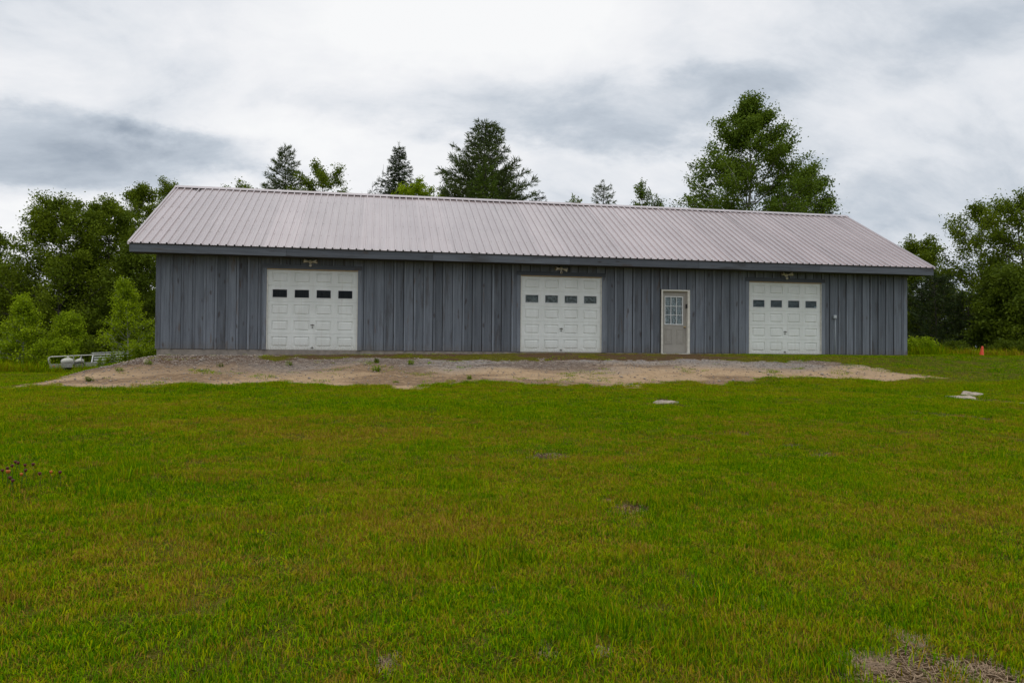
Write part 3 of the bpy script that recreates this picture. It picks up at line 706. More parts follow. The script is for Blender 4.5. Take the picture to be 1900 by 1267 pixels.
# metal roof panels: four ribs each
slope_len = math.hypot(RY-EY, RZ-EZ)
NPAN = 28; PW = (XR-XL)/NPAN; PITCH_R = PW/4
def panel_mesh():
    pr = [(0.0, 0.0)]
    for r in range(4):
        c = (r+0.5)*PITCH_R
        for m_ in (-0.28, 0.28):
            pass
        pr += [(c-0.027, 0), (c-0.016, 0.040), (c+0.016, 0.040), (c+0.027, 0)]
        for m_ in (0.36, 0.62):
            mm = c+PITCH_R*m_
            if mm+0.02 < PW: pr += [(mm-.014, 0), (mm-.006, 0.004), (mm+.006, 0.004), (mm+.014, 0)]
    pr += [(PW, 0.0)]
    V, Fq = [], []; ns = 2
    for j in range(ns):
        s = slope_len*j/(ns-1)
        for (x_, h) in pr: V.append((x_, s, h))
    k = len(pr)
    for j in range(ns-1):
        for i in range(k-1): Fq.append((j*k+i, j*k+i+1, (j+1)*k+i+1, (j+1)*k+i))
    me = bpy.data.meshes.new('roof_panel'); me.from_pydata(V, [], Fq); me.update(); me.materials.append(ROOF); return me
PM = panel_mesh()
for i in range(NPAN):
    for back in (0, 1):
        o = bpy.data.objects.new('roof_panel', PM); C.objects.link(o); o.parent = barn
        o.location = (XL+PW*i-LEN/2, EY, EZ) if not back else (XL+PW*(i+1)-LEN/2, 2*RY-EY, EZ)
        o.rotation_euler = (ANG+rnd.uniform(-.002, .001), rnd.uniform(-.002, .002), 0 if not back else math.pi)
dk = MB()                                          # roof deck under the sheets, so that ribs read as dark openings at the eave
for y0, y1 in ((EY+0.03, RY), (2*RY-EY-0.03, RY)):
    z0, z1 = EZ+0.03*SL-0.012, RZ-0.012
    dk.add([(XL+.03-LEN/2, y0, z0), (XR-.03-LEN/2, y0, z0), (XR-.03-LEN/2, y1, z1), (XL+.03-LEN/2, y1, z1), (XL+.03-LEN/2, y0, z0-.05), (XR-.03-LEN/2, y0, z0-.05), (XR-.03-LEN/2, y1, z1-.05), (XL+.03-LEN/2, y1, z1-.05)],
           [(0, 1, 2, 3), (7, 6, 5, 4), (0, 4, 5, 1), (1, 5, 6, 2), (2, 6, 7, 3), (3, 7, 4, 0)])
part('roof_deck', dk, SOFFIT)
cp = MB()
for sgn in (-1, 1):
    w_, t_ = 0.19, 0.050
    y1 = RY+sgn*w_*math.cos(ANG); z1 = RZ-w_*math.sin(ANG)+t_
    cp.add([(XL-.012-LEN/2, RY, RZ+t_+.006), (XR+.012-LEN/2, RY, RZ+t_+.006), (XR+.012-LEN/2, y1, z1), (XL-.012-LEN/2, y1, z1), (XL-.012-LEN/2, y1, z1-.016), (XR+.012-LEN/2, y1, z1-.016)],
           [(0, 1, 2, 3) if sgn > 0 else (3, 2, 1, 0), (3, 2, 5, 4) if sgn > 0 else (4, 5, 2, 3)])
part('ridge_cap', cp, ROOF)
for xx, s0 in ((XL-0.012, 1), (XR-0.045, 1)):      # folded metal rake trim
    m = MB(); vs = []
    for (yv, zv) in ((EY-.005, EZ+.002), (RY, RZ+.004)):
        vs += [(xx-LEN/2, yv, zv+.028), (xx+.057-LEN/2, yv, zv+.028), (xx-LEN/2, yv, zv-.05), (xx+.057-LEN/2, yv, zv-.05)]
    m.add(vs, [(0, 1, 5, 4), (2, 0, 4, 6), (1, 3, 7, 5), (0, 2, 3, 1)]); part('rake_trim', m, ROOF)
sc = MB()
for i in range(NPAN*4):
    xx = XL+PITCH_R*(i+0.5)+0.055
    for f in (0.012, 0.2, 0.4, 0.6, 0.8, 0.96):
        if xx > XR-0.05: continue
        s = slope_len*f; yy, z_ = EY+s*math.cos(ANG), EZ+s*math.sin(ANG); r = 0.014
        nrm = np.array([0, -math.sin(ANG), math.cos(ANG)]); up = np.array([0, math.cos(ANG), math.sin(ANG)]); rt = np.array([1.0, 0, 0]); c = np.array([xx-LEN/2, yy, z_])
        base = [c+r*(math.cos(t)*rt+math.sin(t)*up) for t in np.arange(5)*1.2566]
        sc.add(base+[c+nrm*0.008], [(j, (j+1) % 5, 5) for j in range(5)])
o = part('screw', sc, DARKMETAL); o['kind'] = 'stuff'

# ---- garage doors
SEC = DH/5; PWD = 0.475; XB = [0.118+i*(DW-2*0.118-PWD)/3 for i in range(4)]      # left edges of the four panels in a section
def section_mesh(z_lo, z_hi):
    """steel section with four rectangular holes for its panels or windows"""
    xs_ = [0]+[v for a in XB for v in (a, a+PWD)]+[DW]; zs_ = [0.009, z_lo, z_hi, SEC-0.009]
    V, Fs = [], []
    idx_ = {}
    def vid(x_, y_, z_):
        k = (round(x_, 5), round(y_, 5), round(z_, 5))
        if k not in idx_: idx_[k] = len(V); V.append((x_, y_, z_))
        return idx_[k]
    for i in range(len(xs_)-1):
        for j in range(3):
            if j == 1 and i % 2 == 1: continue
            Fs.append((vid(xs_[i], 0, zs_[j]), vid(xs_[i+1], 0, zs_[j]), vid(xs_[i+1], 0, zs_[j+1]), vid(xs_[i], 0, zs_[j+1])))
    a, b, c, d_ = vid(0, 0, zs_[0]), vid(DW, 0, zs_[0]), vid(DW, 0, zs_[3]), vid(0, 0, zs_[3])
    e, f, g_, h = [vid(xx, 0.03, zz_) for xx, zz_ in ((0, -0.004), (DW, -0.004), (DW, SEC+0.004), (0, SEC+0.004))]
    e2, f2, g2, h2 = [vid(xx, 0.012, zz_) for xx, zz_ in ((0, 0.0), (DW, 0.0), (DW, SEC), (0, SEC))]
    Fs += [(e2, f2, b, a), (d_, c, g2, h2), (e2, a, d_, h2), (b, f2, g2, c), (e, f, f2, e2), (h2, g2, g_, h)]
    m = bpy.data.meshes.new('door_section'); m.from_pydata(V, [], Fs); m.update(); m.materials.append(DOORW); return m
def raised_mesh(w_, h_):
    """stamped panel: a groove all round, then the field back out"""
    R_ = [(0, 0.0), (0.012, 0.022), (0.026, 0.022), (0.050, -0.002)]
    V, Fs = [], []
    for (i_, y_) in R_: V += [(i_, y_, i_), (w_-i_, y_, i_), (w_-i_, y_, h_-i_), (i_, y_, h_-i_)]
    for r in range(3):
        for k in range(4): Fs.append((r*4+k, r*4+(k+1) % 4, r*4+4+(k+1) % 4, r*4+4+k))
    Fs.append((12, 13, 14, 15))
    m = bpy.data.meshes.new('raised_panel'); m.from_pydata(V, [], Fs); m.update(); m.materials.append(DOORW); return m
PZ0, PZ1 = 0.095, 0.40
WZ0, WZ1 = 0.105, 0.395
SECP, SECW = section_mesh(PZ0, PZ1), section_mesh(WZ0, WZ1)
RAISED = raised_mesh(PWD, PZ1-PZ0)
def frame_mesh():
    m = MB(); w_, h_, b = PWD, WZ1-WZ0, 0.026
    for (x0, x1, z0, z1) in ((0, w_, 0, b), (0, w_, h_-b, h_), (0, b, b, h_-b), (w_-b, w_, b, h_-b)): m.box(x0, x1, -0.012, 0.028, z0, z1)
    me = m.mesh('window_frame'); me.materials.append(WHITE); return me
FRAME = frame_mesh()
PANE = MB().box(0.024, PWD-0.024, 0.010, 0.014, 0.024, WZ1-WZ0-0.024).mesh('window_pane'); PANE.materials.append(GLASS)
BEHIND = MB().box(0.01, PWD-0.01, 0.034, 0.036, 0.005, WZ1-WZ0-0.005).mesh('window_covering')
HANDLE = MB().box(-.012, .012, -.03, 0, -.02, .02).box(-.055, .055, -.045, -.028, -.012, .012).mesh('door_handle'); HANDLE.materials.append(DARKMETAL)
LOCK = MB().tube([(0, 0, 0), (0, -.012, 0)], .019, 8).mesh('lock_cylinder'); LOCK.materials.append(DARKMETAL)
BRKT = MB().box(-.04, .04, -.02, 0, -.006, .012).box(-.015, .015, -.012, 0, .012, .04).mesh('lift_bracket'); BRKT.materials.append(DARKMETAL)
for di, d in enumerate(DOORS):
    gd = empty('garage_door', (d-LEN/2, 0.03, 0.0)); gd.parent = barn
    gd['label'] = ['garage door with four black window panes', 'garage door with crumpled plastic behind its panes', 'garage door with grey-blue panes and low dented corner'][di]
    def sub(nm, me, loc, mat=None):
        o = bpy.data.objects.new(nm, me); C.objects.link(o); o.parent = gd; o.location = loc; return o
    for r in range(5):
        z0 = SEC*r; win = (r == 3)
        sub('door_section', SECW if win else SECP, (0, 0, z0))
        for xb in XB:
            if win:
                sub('window_frame', FRAME, (xb, 0, z0+WZ0)); sub('window_pane', PANE, (xb, 0, z0+WZ0))
                if di:
                    b_ = BEHIND.copy(); b_.materials.clear(); b_.materials.append(FILM if di == 1 else SHADE); sub('window_covering', b_, (xb, 0, z0+WZ0))
            else: sub('raised_panel', RAISED, (xb, 0, z0+PZ0))
    sub('door_handle', HANDLE, (DW/2, 0, SEC*1.56)); sub('lock_cylinder', LOCK, (DW/2, 0, SEC*1.56-.075)); sub('lift_bracket', BRKT, (DW/2, 0, 0.055))
    if di == 2:
        stk = MB().tube([(0, 0, 0), (0, -.001, 0)], .017, 12).mesh('round_sticker'); stk.materials.append(plain('pale_blue_sticker', (0.55, 0.75, 0.85), 0.5)); sub('round_sticker', stk, (XB[3]+PWD-.07, 0.009, SEC*3+WZ0+.06))
    # weather stops
    for nm, x0, x1, z0, z1, mt in (('weather_stop', -.028, .004, 0, DH-.01, CREAM), ('weather_stop', DW-.004, DW+.028, 0, DH-.01, CREAM), ('head_stop', -.028, DW+.028, DH-.004, DH+.022, TANSTRIP)):
        o = MB().box(x0, x1, -.040, -.016, z0, z1).build(nm, mt); o.parent = gd

# ---- entry door
ed = empty('entry_door', (EDX-LEN/2, 0, 0)); ed.parent = barn; ed['label'] = 'beige entry door with nine small curtained panes'
def esub(nm, mb, mt):
    o = mb.build(nm, mt); o.parent = ed; return o
J = 0.052
for (x0, x1, z0, z1) in ((0, J, 0.0, EDT), (EDW-J-.03, EDW, 0.0, EDT)):
    esub('door_jamb', MB().cbox(x0, x1, -0.035, 0.16, z0, z1, .006), CREAM)
esub('door_head', MB().cbox(J+.001, EDW-J-.031, -0.034, 0.16, EDT-J, EDT-.001, .006), CREAM)
esub('threshold', MB().box(-.0, EDW, -0.06, 0.155, -0.05, -.002), CREAM)
LX0, LX1, LZ0, LZ1 = J+.006, EDW-J-.036, .012, EDT-J-.006; LW, LY = LX1-LX0, 0.075
wx0, wx1, wz0, wz1 = LX0+.115, LX1-.155, 0.97, 1.86
leaf = MB()
for (a, b, c, d_) in ((LX0, LX1, LZ0, wz0), (LX0, LX1, wz1, LZ1), (LX0, wx0, wz0, wz1), (wx1, LX1, wz0, wz1)): leaf.box(a, b, LY, LY+.045, c, d_)
esub('door_leaf', leaf, BEIGE)
PE = raised_mesh(0.25, 0.50); PE.materials.clear(); PE.materials.append(BEIGE)
for xx in (LX0+.10, LX1-.10-.25):
    fr = MB()
    for (a, b, c, d_) in ((0, .25, 0, .012), (0, .25, .488, .5), (0, .012, .012, .488), (.238, .25, .012, .488)): fr.cbox(xx+a, xx+b, LY-.010, LY, .30+c, .30+d_, .004)
    fr.cbox(xx+.05, xx+.20, LY-.008, LY, .35, .75, .007)
    esub('raised_panel', fr, BEIGE)
fr = MB(); b_ = .034
for (a, b, c, d_) in ((wx0-b_, wx1+b_, wz0-b_, wz0), (wx0-b_, wx1+b_, wz1, wz1+b_), (wx0-b_, wx0, wz0, wz1), (wx1, wx1+b_, wz0, wz1)): fr.cbox(a, b, LY-.018, LY-.001, c, d_, .005)
esub('window_frame', fr, WHITE)
pw, ph = (wx1-wx0)/3, (wz1-wz0)/3
for i in (1, 2):
    esub('muntin', MB().box(wx0+i*pw-.011, wx0+i*pw+.011, LY-.012, LY+.006, wz0, wz1), WHITE)
    for j in range(3): esub('muntin', MB().box(wx0+j*pw+(.0115 if j else 0), wx0+(j+1)*pw-(.0115 if j < 2 else 0), LY-.011, LY+.006, wz0+i*ph-.011, wz0+i*ph+.011), WHITE)
for i in range(3):
    for j in range(3): esub('window_pane', MB().box(wx0+i*pw+.003, wx0+(i+1)*pw-.003, LY+.010, LY+.013, wz0+j*ph+.003, wz0+(j+1)*ph-.003), GLASS)
cv, cf = [], []
for i in range(41):
    xx = wx0+.0+(wx1-wx0)*i/40; yy = LY+.034+.008*math.sin(i*1.25)
    cv += [(xx, yy, wz0+.004), (xx, yy, wz1-.004)]
for i in range(40): cf.append((2*i, 2*i+2, 2*i+3, 2*i+1))
esub('curtain', MB().add(cv, cf, True), LACE)
kb = MB(); kx, kz = LX1-.065, 0.87
kb.tube([(kx, LY, kz), (kx, LY-.006, kz), (kx, LY-.007, kz), (kx, LY-.035, kz), (kx, LY-.042, kz), (kx, LY-.06, kz), (kx, LY-.072, kz), (kx, LY-.076, kz)], [.032, .03, .012, .012, .024, .029, .022, .006], 12)
esub('door_knob', kb, BRASS)
for zz_ in (.3, 1.05, 1.8): esub('hinge', MB().box(LX0-.006, LX0+.006, LY-.008, LY+.0, zz_-.05, zz_+.05), DARKMETAL)
esub('alarm_sensor', MB().cbox(LX1-.03, LX1+.045, -.005, LY-.004, 1.50, 1.64, .008), BLACK)

# ------------------------------------------------------------------ floodlights over the doors
def floodlight(xc, zc, tilt, label, dark_lens):
    t = empty('floodlight', (xc, -0.045, zc)); tag(t, label, 'floodlight', 'floodlights above the garage doors')
    bb = MB().tube([(0, .02, 0), (0, -.03, 0), (0, -.045, 0)], [.062, .062, .045], 12); bb.build('mounting_base', FLOOD, t)
    for s in (-1, 1):
        a = tilt[0 if s < 0 else 1]; d = np.array([s*0.86, -0.35, a]); d = d/np.linalg.norm(d); p0 = np.array([s*.03, -.035, .0])
        m = MB().tube([p0, p0+d*.04, p0+d*.05, p0+d*.10, p0+d*.175, p0+d*.182], [.018, .018, .032, .040, .064, .058], 12); hd_ = m.build('lamp_head', FLOOD, t)
        MB().tube([p0+d*.178, p0+d*.186], [.054, .05], 12).build('lamp_lens', LENS, hd_)
    s_ = MB().tube([(0, -.04, -.02), (0, -.055, -.085)], [.014, .016], 8); s_.tube([(0, -.03, -.115), (0, -.06, -.118), (0, -.085, -.122), (0, -.092, -.124)], [.03, .042, .038, .02], 12)
    sn = s_.build('motion_sensor', FLOOD, t)
    MB().tube([(0, -.090, -.124), (0, -.096, -.125)], [.024, .02], 10).build('sensor_eye', BLACK if dark_lens else FLOOD, sn)
floodlight(at(580, 485, 23.6)[0], 2.690, (.10, .02), 'tan twin floodlight above the garage door with black panes', False)
floodlight(12.27, 2.695, (-.05, -.25), 'twin floodlight with ring-shaped dark sensor above the middle garage door', True)
floodlight(20.20, 2.70, (.22, .2), 'small twin floodlight above the garage door nearest the cone', False)
ob = empty('outlet_box', (22.035, -0.03, 1.30)); tag(ob, 'grey electrical outlet box on the boards right of the last garage door', 'outlet box')
MB().cbox(-.055, .055, -.06, .008, -.06, .06, .008).build('box', CONDUIT, ob)
MB().cbox(-.045, .045, -.074, -.0605, -.05, .05, .006).build('cover', plain('box_cover', (.5, .53, .55), .4), ob)
MB().tube([(.015, -.025, -.06), (.015, -.025, -1.36)], .014, 8).build('conduit', CONDUIT, ob)

# ------------------------------------------------------------------ trees
def rot_to(d):
    d = d/np.linalg.norm(d, axis=-1, keepdims=True)
    return d
class Tree:
    def __init__(s, seed): s.r = np.random.RandomState(seed); s.bv = []; s.bq = []; s.nb = 0; s.lv = []; s.lt = []
    def limb(s, pts, rad, n=5):
        pts = np.asarray(pts, float); m = len(pts); rad = np.asarray(rad, float)
        d = np.gradient(pts, axis=0); d /= np.linalg.norm(d, axis=1, keepdims=True)+1e-9
        ref = np.where(np.abs(d[:, 2:3]) < 0.9, np.array([[0, 0, 1.0]]), np.array([[1.0, 0, 0]]))
        a = np.cross(d, ref); a /= np.linalg.norm(a, axis=1, keepdims=True)+1e-9; b = np.cross(d, a)
        t = np.arange(n)*2*math.pi/n
        V = pts[:, None]+rad[:, None, None]*(np.cos(t)[None, :, None]*a[:, None]+np.sin(t)[None, :, None]*b[:, None])
        k = np.arange(m*n).reshape(m, n); k2 = np.roll(k, -1, 1)
        Qd = np.stack([k[:-1], k2[:-1], k2[1:], k[1:]], -1).reshape(-1, 4)
        s.bv.append(V.reshape(-1, 3)); s.bq.append(Qd+s.nb); s.nb += m*n
    def leaves(s, c, n, sig, size, tint0, flat=0.75, aspect=0.62):
        """n leaves round each centre of c (k,3)"""
        c = np.repeat(np.asarray(c, float).reshape(-1, 3), n, 0); m = len(c); r = s.r
        t0 = np.repeat(np.asarray(tint0, float).ravel(), n)
        p = c+r.randn(m, 3)*np.array([sig, sig, sig*flat])
        nr = r.randn(m, 3)+np.array([0, 0, 0.7]); nr /= np.linalg.norm(nr, axis=1, keepdims=True)
        d = np.cross(nr, r.randn(m, 3)); d /= np.linalg.norm(d, axis=1, keepdims=True)+1e-9; e = np.cross(nr, d)
        L = (size*(0.65+0.7*r.rand(m)))[:, None]
        cup = nr*L*0.10
        V = np.stack([p-d*L*.5, p+e*L*aspect*.5+cup, p+d*L*.5, p-e*L*aspect*.5+cup], 1)
        s.lv.append(V.reshape(-1, 3)); s.lt.append(np.repeat(np.clip(t0*0.6+r.rand(m)*0.4, 0, 1), 4))
    def needles(s, P, D, n, ln, wd, tint0, spread=0.55):
        """tufts: n thin blades at each P pointing round D"""
        k = len(P); r = s.r; p = np.repeat(P, n, 0); d0 = np.repeat(D, n, 0)
        d = d0+r.randn(k*n, 3)*spread; d /= np.linalg.norm(d, axis=1, keepdims=True)
        e = np.cross(d, r.randn(k*n, 3)); e /= np.linalg.norm(e, axis=1, keepdims=True)+1e-9
        L = (ln*(0.6+0.7*r.rand(k*n)))[:, None]
        V = np.stack([p-e*wd*.3, p+e*wd*.3, p+d*L*0.75+e*wd*.5, p+d*L*0.75-e*wd*.5], 1)
        V[:, 2] = p+d*L+e*wd*.15
        s.lv.append(V.reshape(-1, 3)); s.lt.append(np.repeat(np.clip(np.repeat(tint0, n)*0.6+r.rand(k*n)*0.4, 0, 1), 4))
    def finish(s, name, loc, label, cat, leafmat, bark, group=None, crown='crown'):
        t = empty(name, loc); tag(t, label, cat, group)
        if s.bv:
            link('trunk', mesh_np('trunk', np.concatenate(s.bv), np.concatenate(s.bq), smooth=True), bark, t)
        if s.lv:
            V = np.concatenate(s.lv); link(crown, mesh_np(crown, V, np.arange(len(V)).reshape(-1, 4), attrs={'tint': np.concatenate(s.lt)}), leafmat, t)
        return t
OVAL = [.55, .92, 1, .92, .68, .22]; PYR = [.80, 1, .86, .62, .40, .16]; ROUND = [.75, 1, 1, .9, .66, .3]; COL = [.7, 1, .9, .75, .55, .2]
def decid(t, H0, R, cb=0.3, prof=OVAL, nl=34, nsub=9, leaves=15000, size=0.118, trunk=None, sig=0.24, origin=(0, 0), lean=(0, 0), squash=1.0, tlo=0.0):
    H = H0*0.965-0.1; r = t.r; trunk = trunk or 0.011*H+0.03; ox, oy = origin
    zt = np.linspace(0, H*0.93, 9); wob = np.cumsum(r.randn(9, 2)*0.012*H, 0)*np.linspace(0, 1, 9)[:, None]
    T = np.stack([ox+wob[:, 0]+lean[0]*zt/H, oy+wob[:, 1]+lean[1]*zt/H, zt], -1); T[0, 2] = -0.25
    t.limb(T, trunk*(1-0.92*(zt/(H*0.93))**0.9)*np.where(zt < 0.02*H, 1.35, 1), 7)
    zb = cb*H; per = max(1, int(1.75*leaves/(nl*nsub*3)))
    for i in range(nl):
        te = np.clip((i+0.5)/nl+(r.rand()-.5)*0.06, tlo, 0.99); ze = zb+(H-zb)*te
        re = R*np.interp(te, np.linspace(0, 1, len(prof)), prof)*(0.62+0.42*r.rand()); az = i*2.399+r.rand()*0.8
        zs = max(0.16*H, min(ze-re*(0.45+0.5*r.rand()), 0.9*H)); zs = min(zs, 0.88*H)
        p0 = np.array([np.interp(zs, T[:, 2], T[:, 0]), np.interp(zs, T[:, 2], T[:, 1]), zs])
        cx, cy = np.interp(ze, T[:, 2], T[:, 0]), np.interp(ze, T[:, 2], T[:, 1])
        p2 = np.array([cx+re*math.cos(az), cy+re*math.sin(az)*squash, ze]); pm = (p0+p2)/2+np.array([math.cos(az)*re*.12, math.sin(az)*re*.12, -0.05*re+0.12*re*r.rand()])
        f = np.linspace(0, 1, 6)[:, None]; L = (1-f)**2*p0+2*f*(1-f)*pm+f*f*p2; L[1:-1] += r.randn(4, 3)*0.03*re
        rb = trunk*0.42*(1-zs/H*0.7); t.limb(L, np.linspace(rb, 0.008, 6), 4)
        ct = r.rand()
        for j in range(nsub):
            fj = 0.32+0.68*(j+r.rand())/nsub; b = np.array([np.interp(fj, f[:, 0], L[:, k]) for k in range(3)])
            dv = (p2-p0)/(np.linalg.norm(p2-p0)+1e-6)+r.randn(3)*0.75+np.array([0, 0, .25]); dv /= np.linalg.norm(dv)
            ln = (0.14+0.2*r.rand())*max(re, 0.10*R)+0.16
            e1 = b+dv*ln; mid = (b+e1)/2+r.randn(3)*0.05
            t.limb([b, mid, e1], [rb*0.3+.006, .007, .004], 3)
            t.leaves(np.stack([b+dv*ln*.45, b+dv*ln*.8, b+dv*ln*1.08]), per, sig*(0.55+0.5*r.rand()), size, np.full(3, np.clip(ct*0.5+r.rand()*0.5, 0, 1)))
    t.leaves(np.array([T[-1], T[-1]+[0, 0, H*.04], T[-1]-[0, 0, H*.03]]), per*2, sig*0.7, size, np.full(3, .6))
def conifer(t, H, R, kind='pine', cb=0.12, nb=5, step=0.42, dens=1.0, shape=0.9, trunk=None, tlen=0.24, rag=0.35, extra=()):
    r = t.r; trunk = trunk or 0.010*H+0.03
    zt = np.linspace(0, H, 8); wob = np.cumsum(r.randn(8, 2)*0.006*H, 0)*np.linspace(0, 1, 8)[:, None]
    T = np.stack([wob[:, 0], wob[:, 1], zt], -1); T[0, 2] = -0.25
    t.limb(T, trunk*(1-0.97*zt/H)+0.006, 6)
    z = cb*H; k = 0; br = []
    while z < H*0.97:
        u = (z-cb*H)/(H-cb*H); base = R*(1-u)**shape+0.12
        for j in range(nb):
            br.append((z+r.randn()*step*0.25, base*(1-rag+2*rag*r.rand()*0.8), k*0.9+j*6.283/nb+r.randn()*0.25, u))
        k += 1; z += step*(1.15-0.55*u)
    for (zf, ln, az) in extra: br.append((zf*H, ln, az, (zf-cb)/(1-cb)))
    for (zs, ln, az, u) in br:
        zs = min(zs, H*0.985)
        p0 = np.array([np.interp(zs, T[:, 2], T[:, 0]), np.interp(zs, T[:, 2], T[:, 1]), zs]); h = np.array([math.cos(az), math.sin(az), 0])
        f = np.linspace(0, 1, 5)
        if kind == 'pine': rise = ln*(0.10+0.5*u)*f+ln*0.16*f**2
        else: rise = ln*(-0.22+0.55*u)*f+ln*0.14*f**2
        L = p0[None]+h[None]*(ln*f)[:, None]+np.array([0, 0, 1.0])[None]*rise[:, None]+r.randn(5, 3)*0.02*ln*f[:, None]
        t.limb(L, np.linspace(max(.012, trunk*.28*(1-u*.8)), .006, 5), 4)
        nt = max(2, int((ln*4.2+1.0)*dens)); ct = r.rand(); PP, DD = [], []
        for j in range(nt):
            fj = (0.22 if kind == 'pine' else 0.08)+(0.78 if kind == 'pine' else .92)*(j+r.rand())/nt
            b = np.array([np.interp(fj, f, L[:, q_]) for q_ in range(3)]); sd_ = 1 if j % 2 else -1
            side = np.array([-h[1], h[0], 0])*sd_; dv = h*0.7+side*(0.7+0.3*r.rand())+np.array([0, 0, (0.25 if kind == 'pine' else -0.12)+0.2*r.randn()]); dv /= np.linalg.norm(dv)
            tl = (0.16+0.30*ln*(1-fj*0.65))*(0.7+0.5*r.rand()); e1 = b+dv*tl; t.limb([b, e1], [.007, .004], 3)
            m = max(2, int(tl/(0.13 if kind == 'pine' else 0.10)))
            for q_ in range(m):
                PP.append(b+(e1-b)*(q_+0.6)/m); DD.append(dv+np.array([0, 0, .3 if kind == 'pine' else 0]))
        PP.append(L[-1]); DD.append(h+np.array([0, 0, .5]))
        PP, DD = np.array(PP), np.array(DD)
        t.needles(PP, DD, 7 if kind == 'pine' else 7, tlen, tlen*0.15 if kind == 'pine' else tlen*0.2, np.clip(ct*.5+r.rand(len(PP))*.5, 0, 1), 0.6 if kind == 'pine' else 0.5)
    t.needles(np.repeat(T[-1:], 4, 0)-np.array([[0, 0, .0], [0, 0, .12], [0, 0, .26], [0, 0, .4]]), np.repeat(np.array([[0, 0, 1.0]]), 4, 0), 8, tlen, tlen*.1, np.full(4, .6), .5)

def spot(u, v_top, depth):
    p = at(u, v_top, depth); z0 = gz(p[0], p[1]); return (p[0], p[1], z0), p[2]-z0
def px(wpx, depth): return wpx/F_PX*depth
# kind, name, label, category, centre px, top px, depth, crown width px, options
def D(name, label, u, v, depth, wpx, seed, mat, bark=BARK, group=None, cat='tree', **kw):
    loc, H = spot(u, v, depth); t = Tree(seed); decid(t, H, px(wpx, depth)/2, **kw)
    return t.finish(name, loc, label, cat, mat, bark, group)
def K(name, label, u, v, depth, wpx, seed, mat, group=None, **kw):
    loc, H = spot(u, v, depth); t = Tree(seed); conifer(t, H, px(wpx, depth)/2, **kw)
    return t.finish(name, loc, label, 'tree', mat, BARK, group)

GL = 'broadleaf trees left of the barn'; GB = 'trees behind the barn roof'; GR = 'trees right of the barn'; GS = 'young trees beside the trailer'
# --- left
D('broadleaf_tree', 'broad dark green tree filling the skyline at far left', 108, 356, 40, 215, 101, LEAF_MID, group=GL, cb=.14, prof=ROUND, nl=52, leaves=33000, sig=.26)
D('broadleaf_tree', 'rounded green tree between the far-left tree and the barn', 196, 362, 43, 170, 102, LEAF_MID, group=GL, cb=.16, prof=ROUND, nl=46, leaves=27000, sig=.26)
D('broadleaf_tree', 'tall loose-crowned tree rising beside the left end of the roof', 262, 328, 47, 130, 103, LEAF_MID, group=GL, cb=.3, nl=38, leaves=17000, sig=.22)
D('broadleaf_tree', 'slender tree top showing just above the left end of the roof', 308, 316, 51, 80, 104, LEAF_MID, group=GL, cb=.4, nl=26, leaves=7500, sig=.2)
D('broadleaf_tree', 'tree cut by the left edge of the picture', -22, 415, 41, 120, 105, LEAF_DARK, group=GL, cb=.15, nl=30, leaves=13000)
D('broadleaf_tree', 'dark low tree under the left canopy behind the trailer', 130, 470, 44, 200, 106, LEAF_DARK, group=GL, cb=.08, prof=ROUND, nl=36, leaves=18000, sig=.3)
D('broadleaf_tree', 'dark tree directly beside the barn left corner', 262, 452, 40, 120, 107, LEAF_DARK, group=GL, cb=.08, prof=ROUND, nl=34, leaves=14000, sig=.27)
D('broadleaf_tree', 'dark understorey tree low at the far left edge', 20, 500, 43, 170, 108, LEAF_DARK, group=GL, cb=.06, prof=ROUND, nl=32, leaves=14000, sig=.3)
D('sapling', 'bright yellow-green young tree with pale stem left of the barn corner', 240, 512, 34, 96, 111, LEAF_LIGHT, BARK_PALE, GS, cb=.24, prof=[.95, 1, .78, .55, .34, .10], nl=34, nsub=6, leaves=4800, size=.09, sig=.13, trunk=.045)
D('sapling', 'pale green young tree at the left edge of the picture', 44, 545, 33, 96, 112, LEAF_LIGHT, BARK_PALE, GS, cb=.12, prof=[.95, 1, .78, .55, .34, .10], nl=34, nsub=6, leaves=5500, size=.09, sig=.14, trunk=.045)
D('sapling', 'low spreading young tree above the trailer rail', 126, 576, 34, 100, 113, LEAF_LIGHT, BARK, GS, cb=.08, prof=[.9, 1, .8, .6, .4, .15], nl=34, nsub=6, leaves=5500, size=.09, sig=.15, trunk=.04)
# --- behind the roof
D('broadleaf_tree', 'small leafy tips above the roof nearest its left end', 408, 330, 56, 40, 121, LEAF_MID, group=GB, cb=.5, nl=16, leaves=3500, sig=.18)
D('broadleaf_tree', 'low leafy tips above the roof just left of the first pine', 466, 328, 56, 62, 122, LEAF_MID, group=GB, cb=.5, nl=18, leaves=5200, sig=.18)
K('pine_tree', 'narrow dark pine, leftmost conifer above the roof', 534, 272, 52, 190, 123, NEEDLE_PINE, group=GB, cb=.35, nb=6, step=.44, shape=1.0, dens=1.0, tlen=.26)
D('broadleaf_tree', 'round-topped green tree between the two left conifers', 614, 292, 50, 160, 124, LEAF_MID, group=GB, cb=.42, prof=ROUND, nl=34, leaves=13000, sig=.2)
K('spruce_tree', 'pointed dark spruce above the middle left of the roof', 736, 268, 50, 195, 126, NEEDLE_SPRUCE, group=GB, kind='spruce', cb=.35, nb=7, step=.34, shape=1.1, dens=1.1, tlen=.19, rag=.28)
D('broadleaf_tree', 'bright yellow-green rounded tree in front of the spruce', 768, 321, 46, 116, 127, LEAF_LIGHT, group=GB, cb=.5, prof=[.9, 1, 1, .92, .7, .3], nl=30, leaves=9500, sig=.17)
D('broadleaf_tree', 'small light green tree at the left foot of the big pine', 828, 336, 46, 60, 128, LEAF_LIGHT, group=GB, cb=.5, nl=16, leaves=3200, sig=.16)
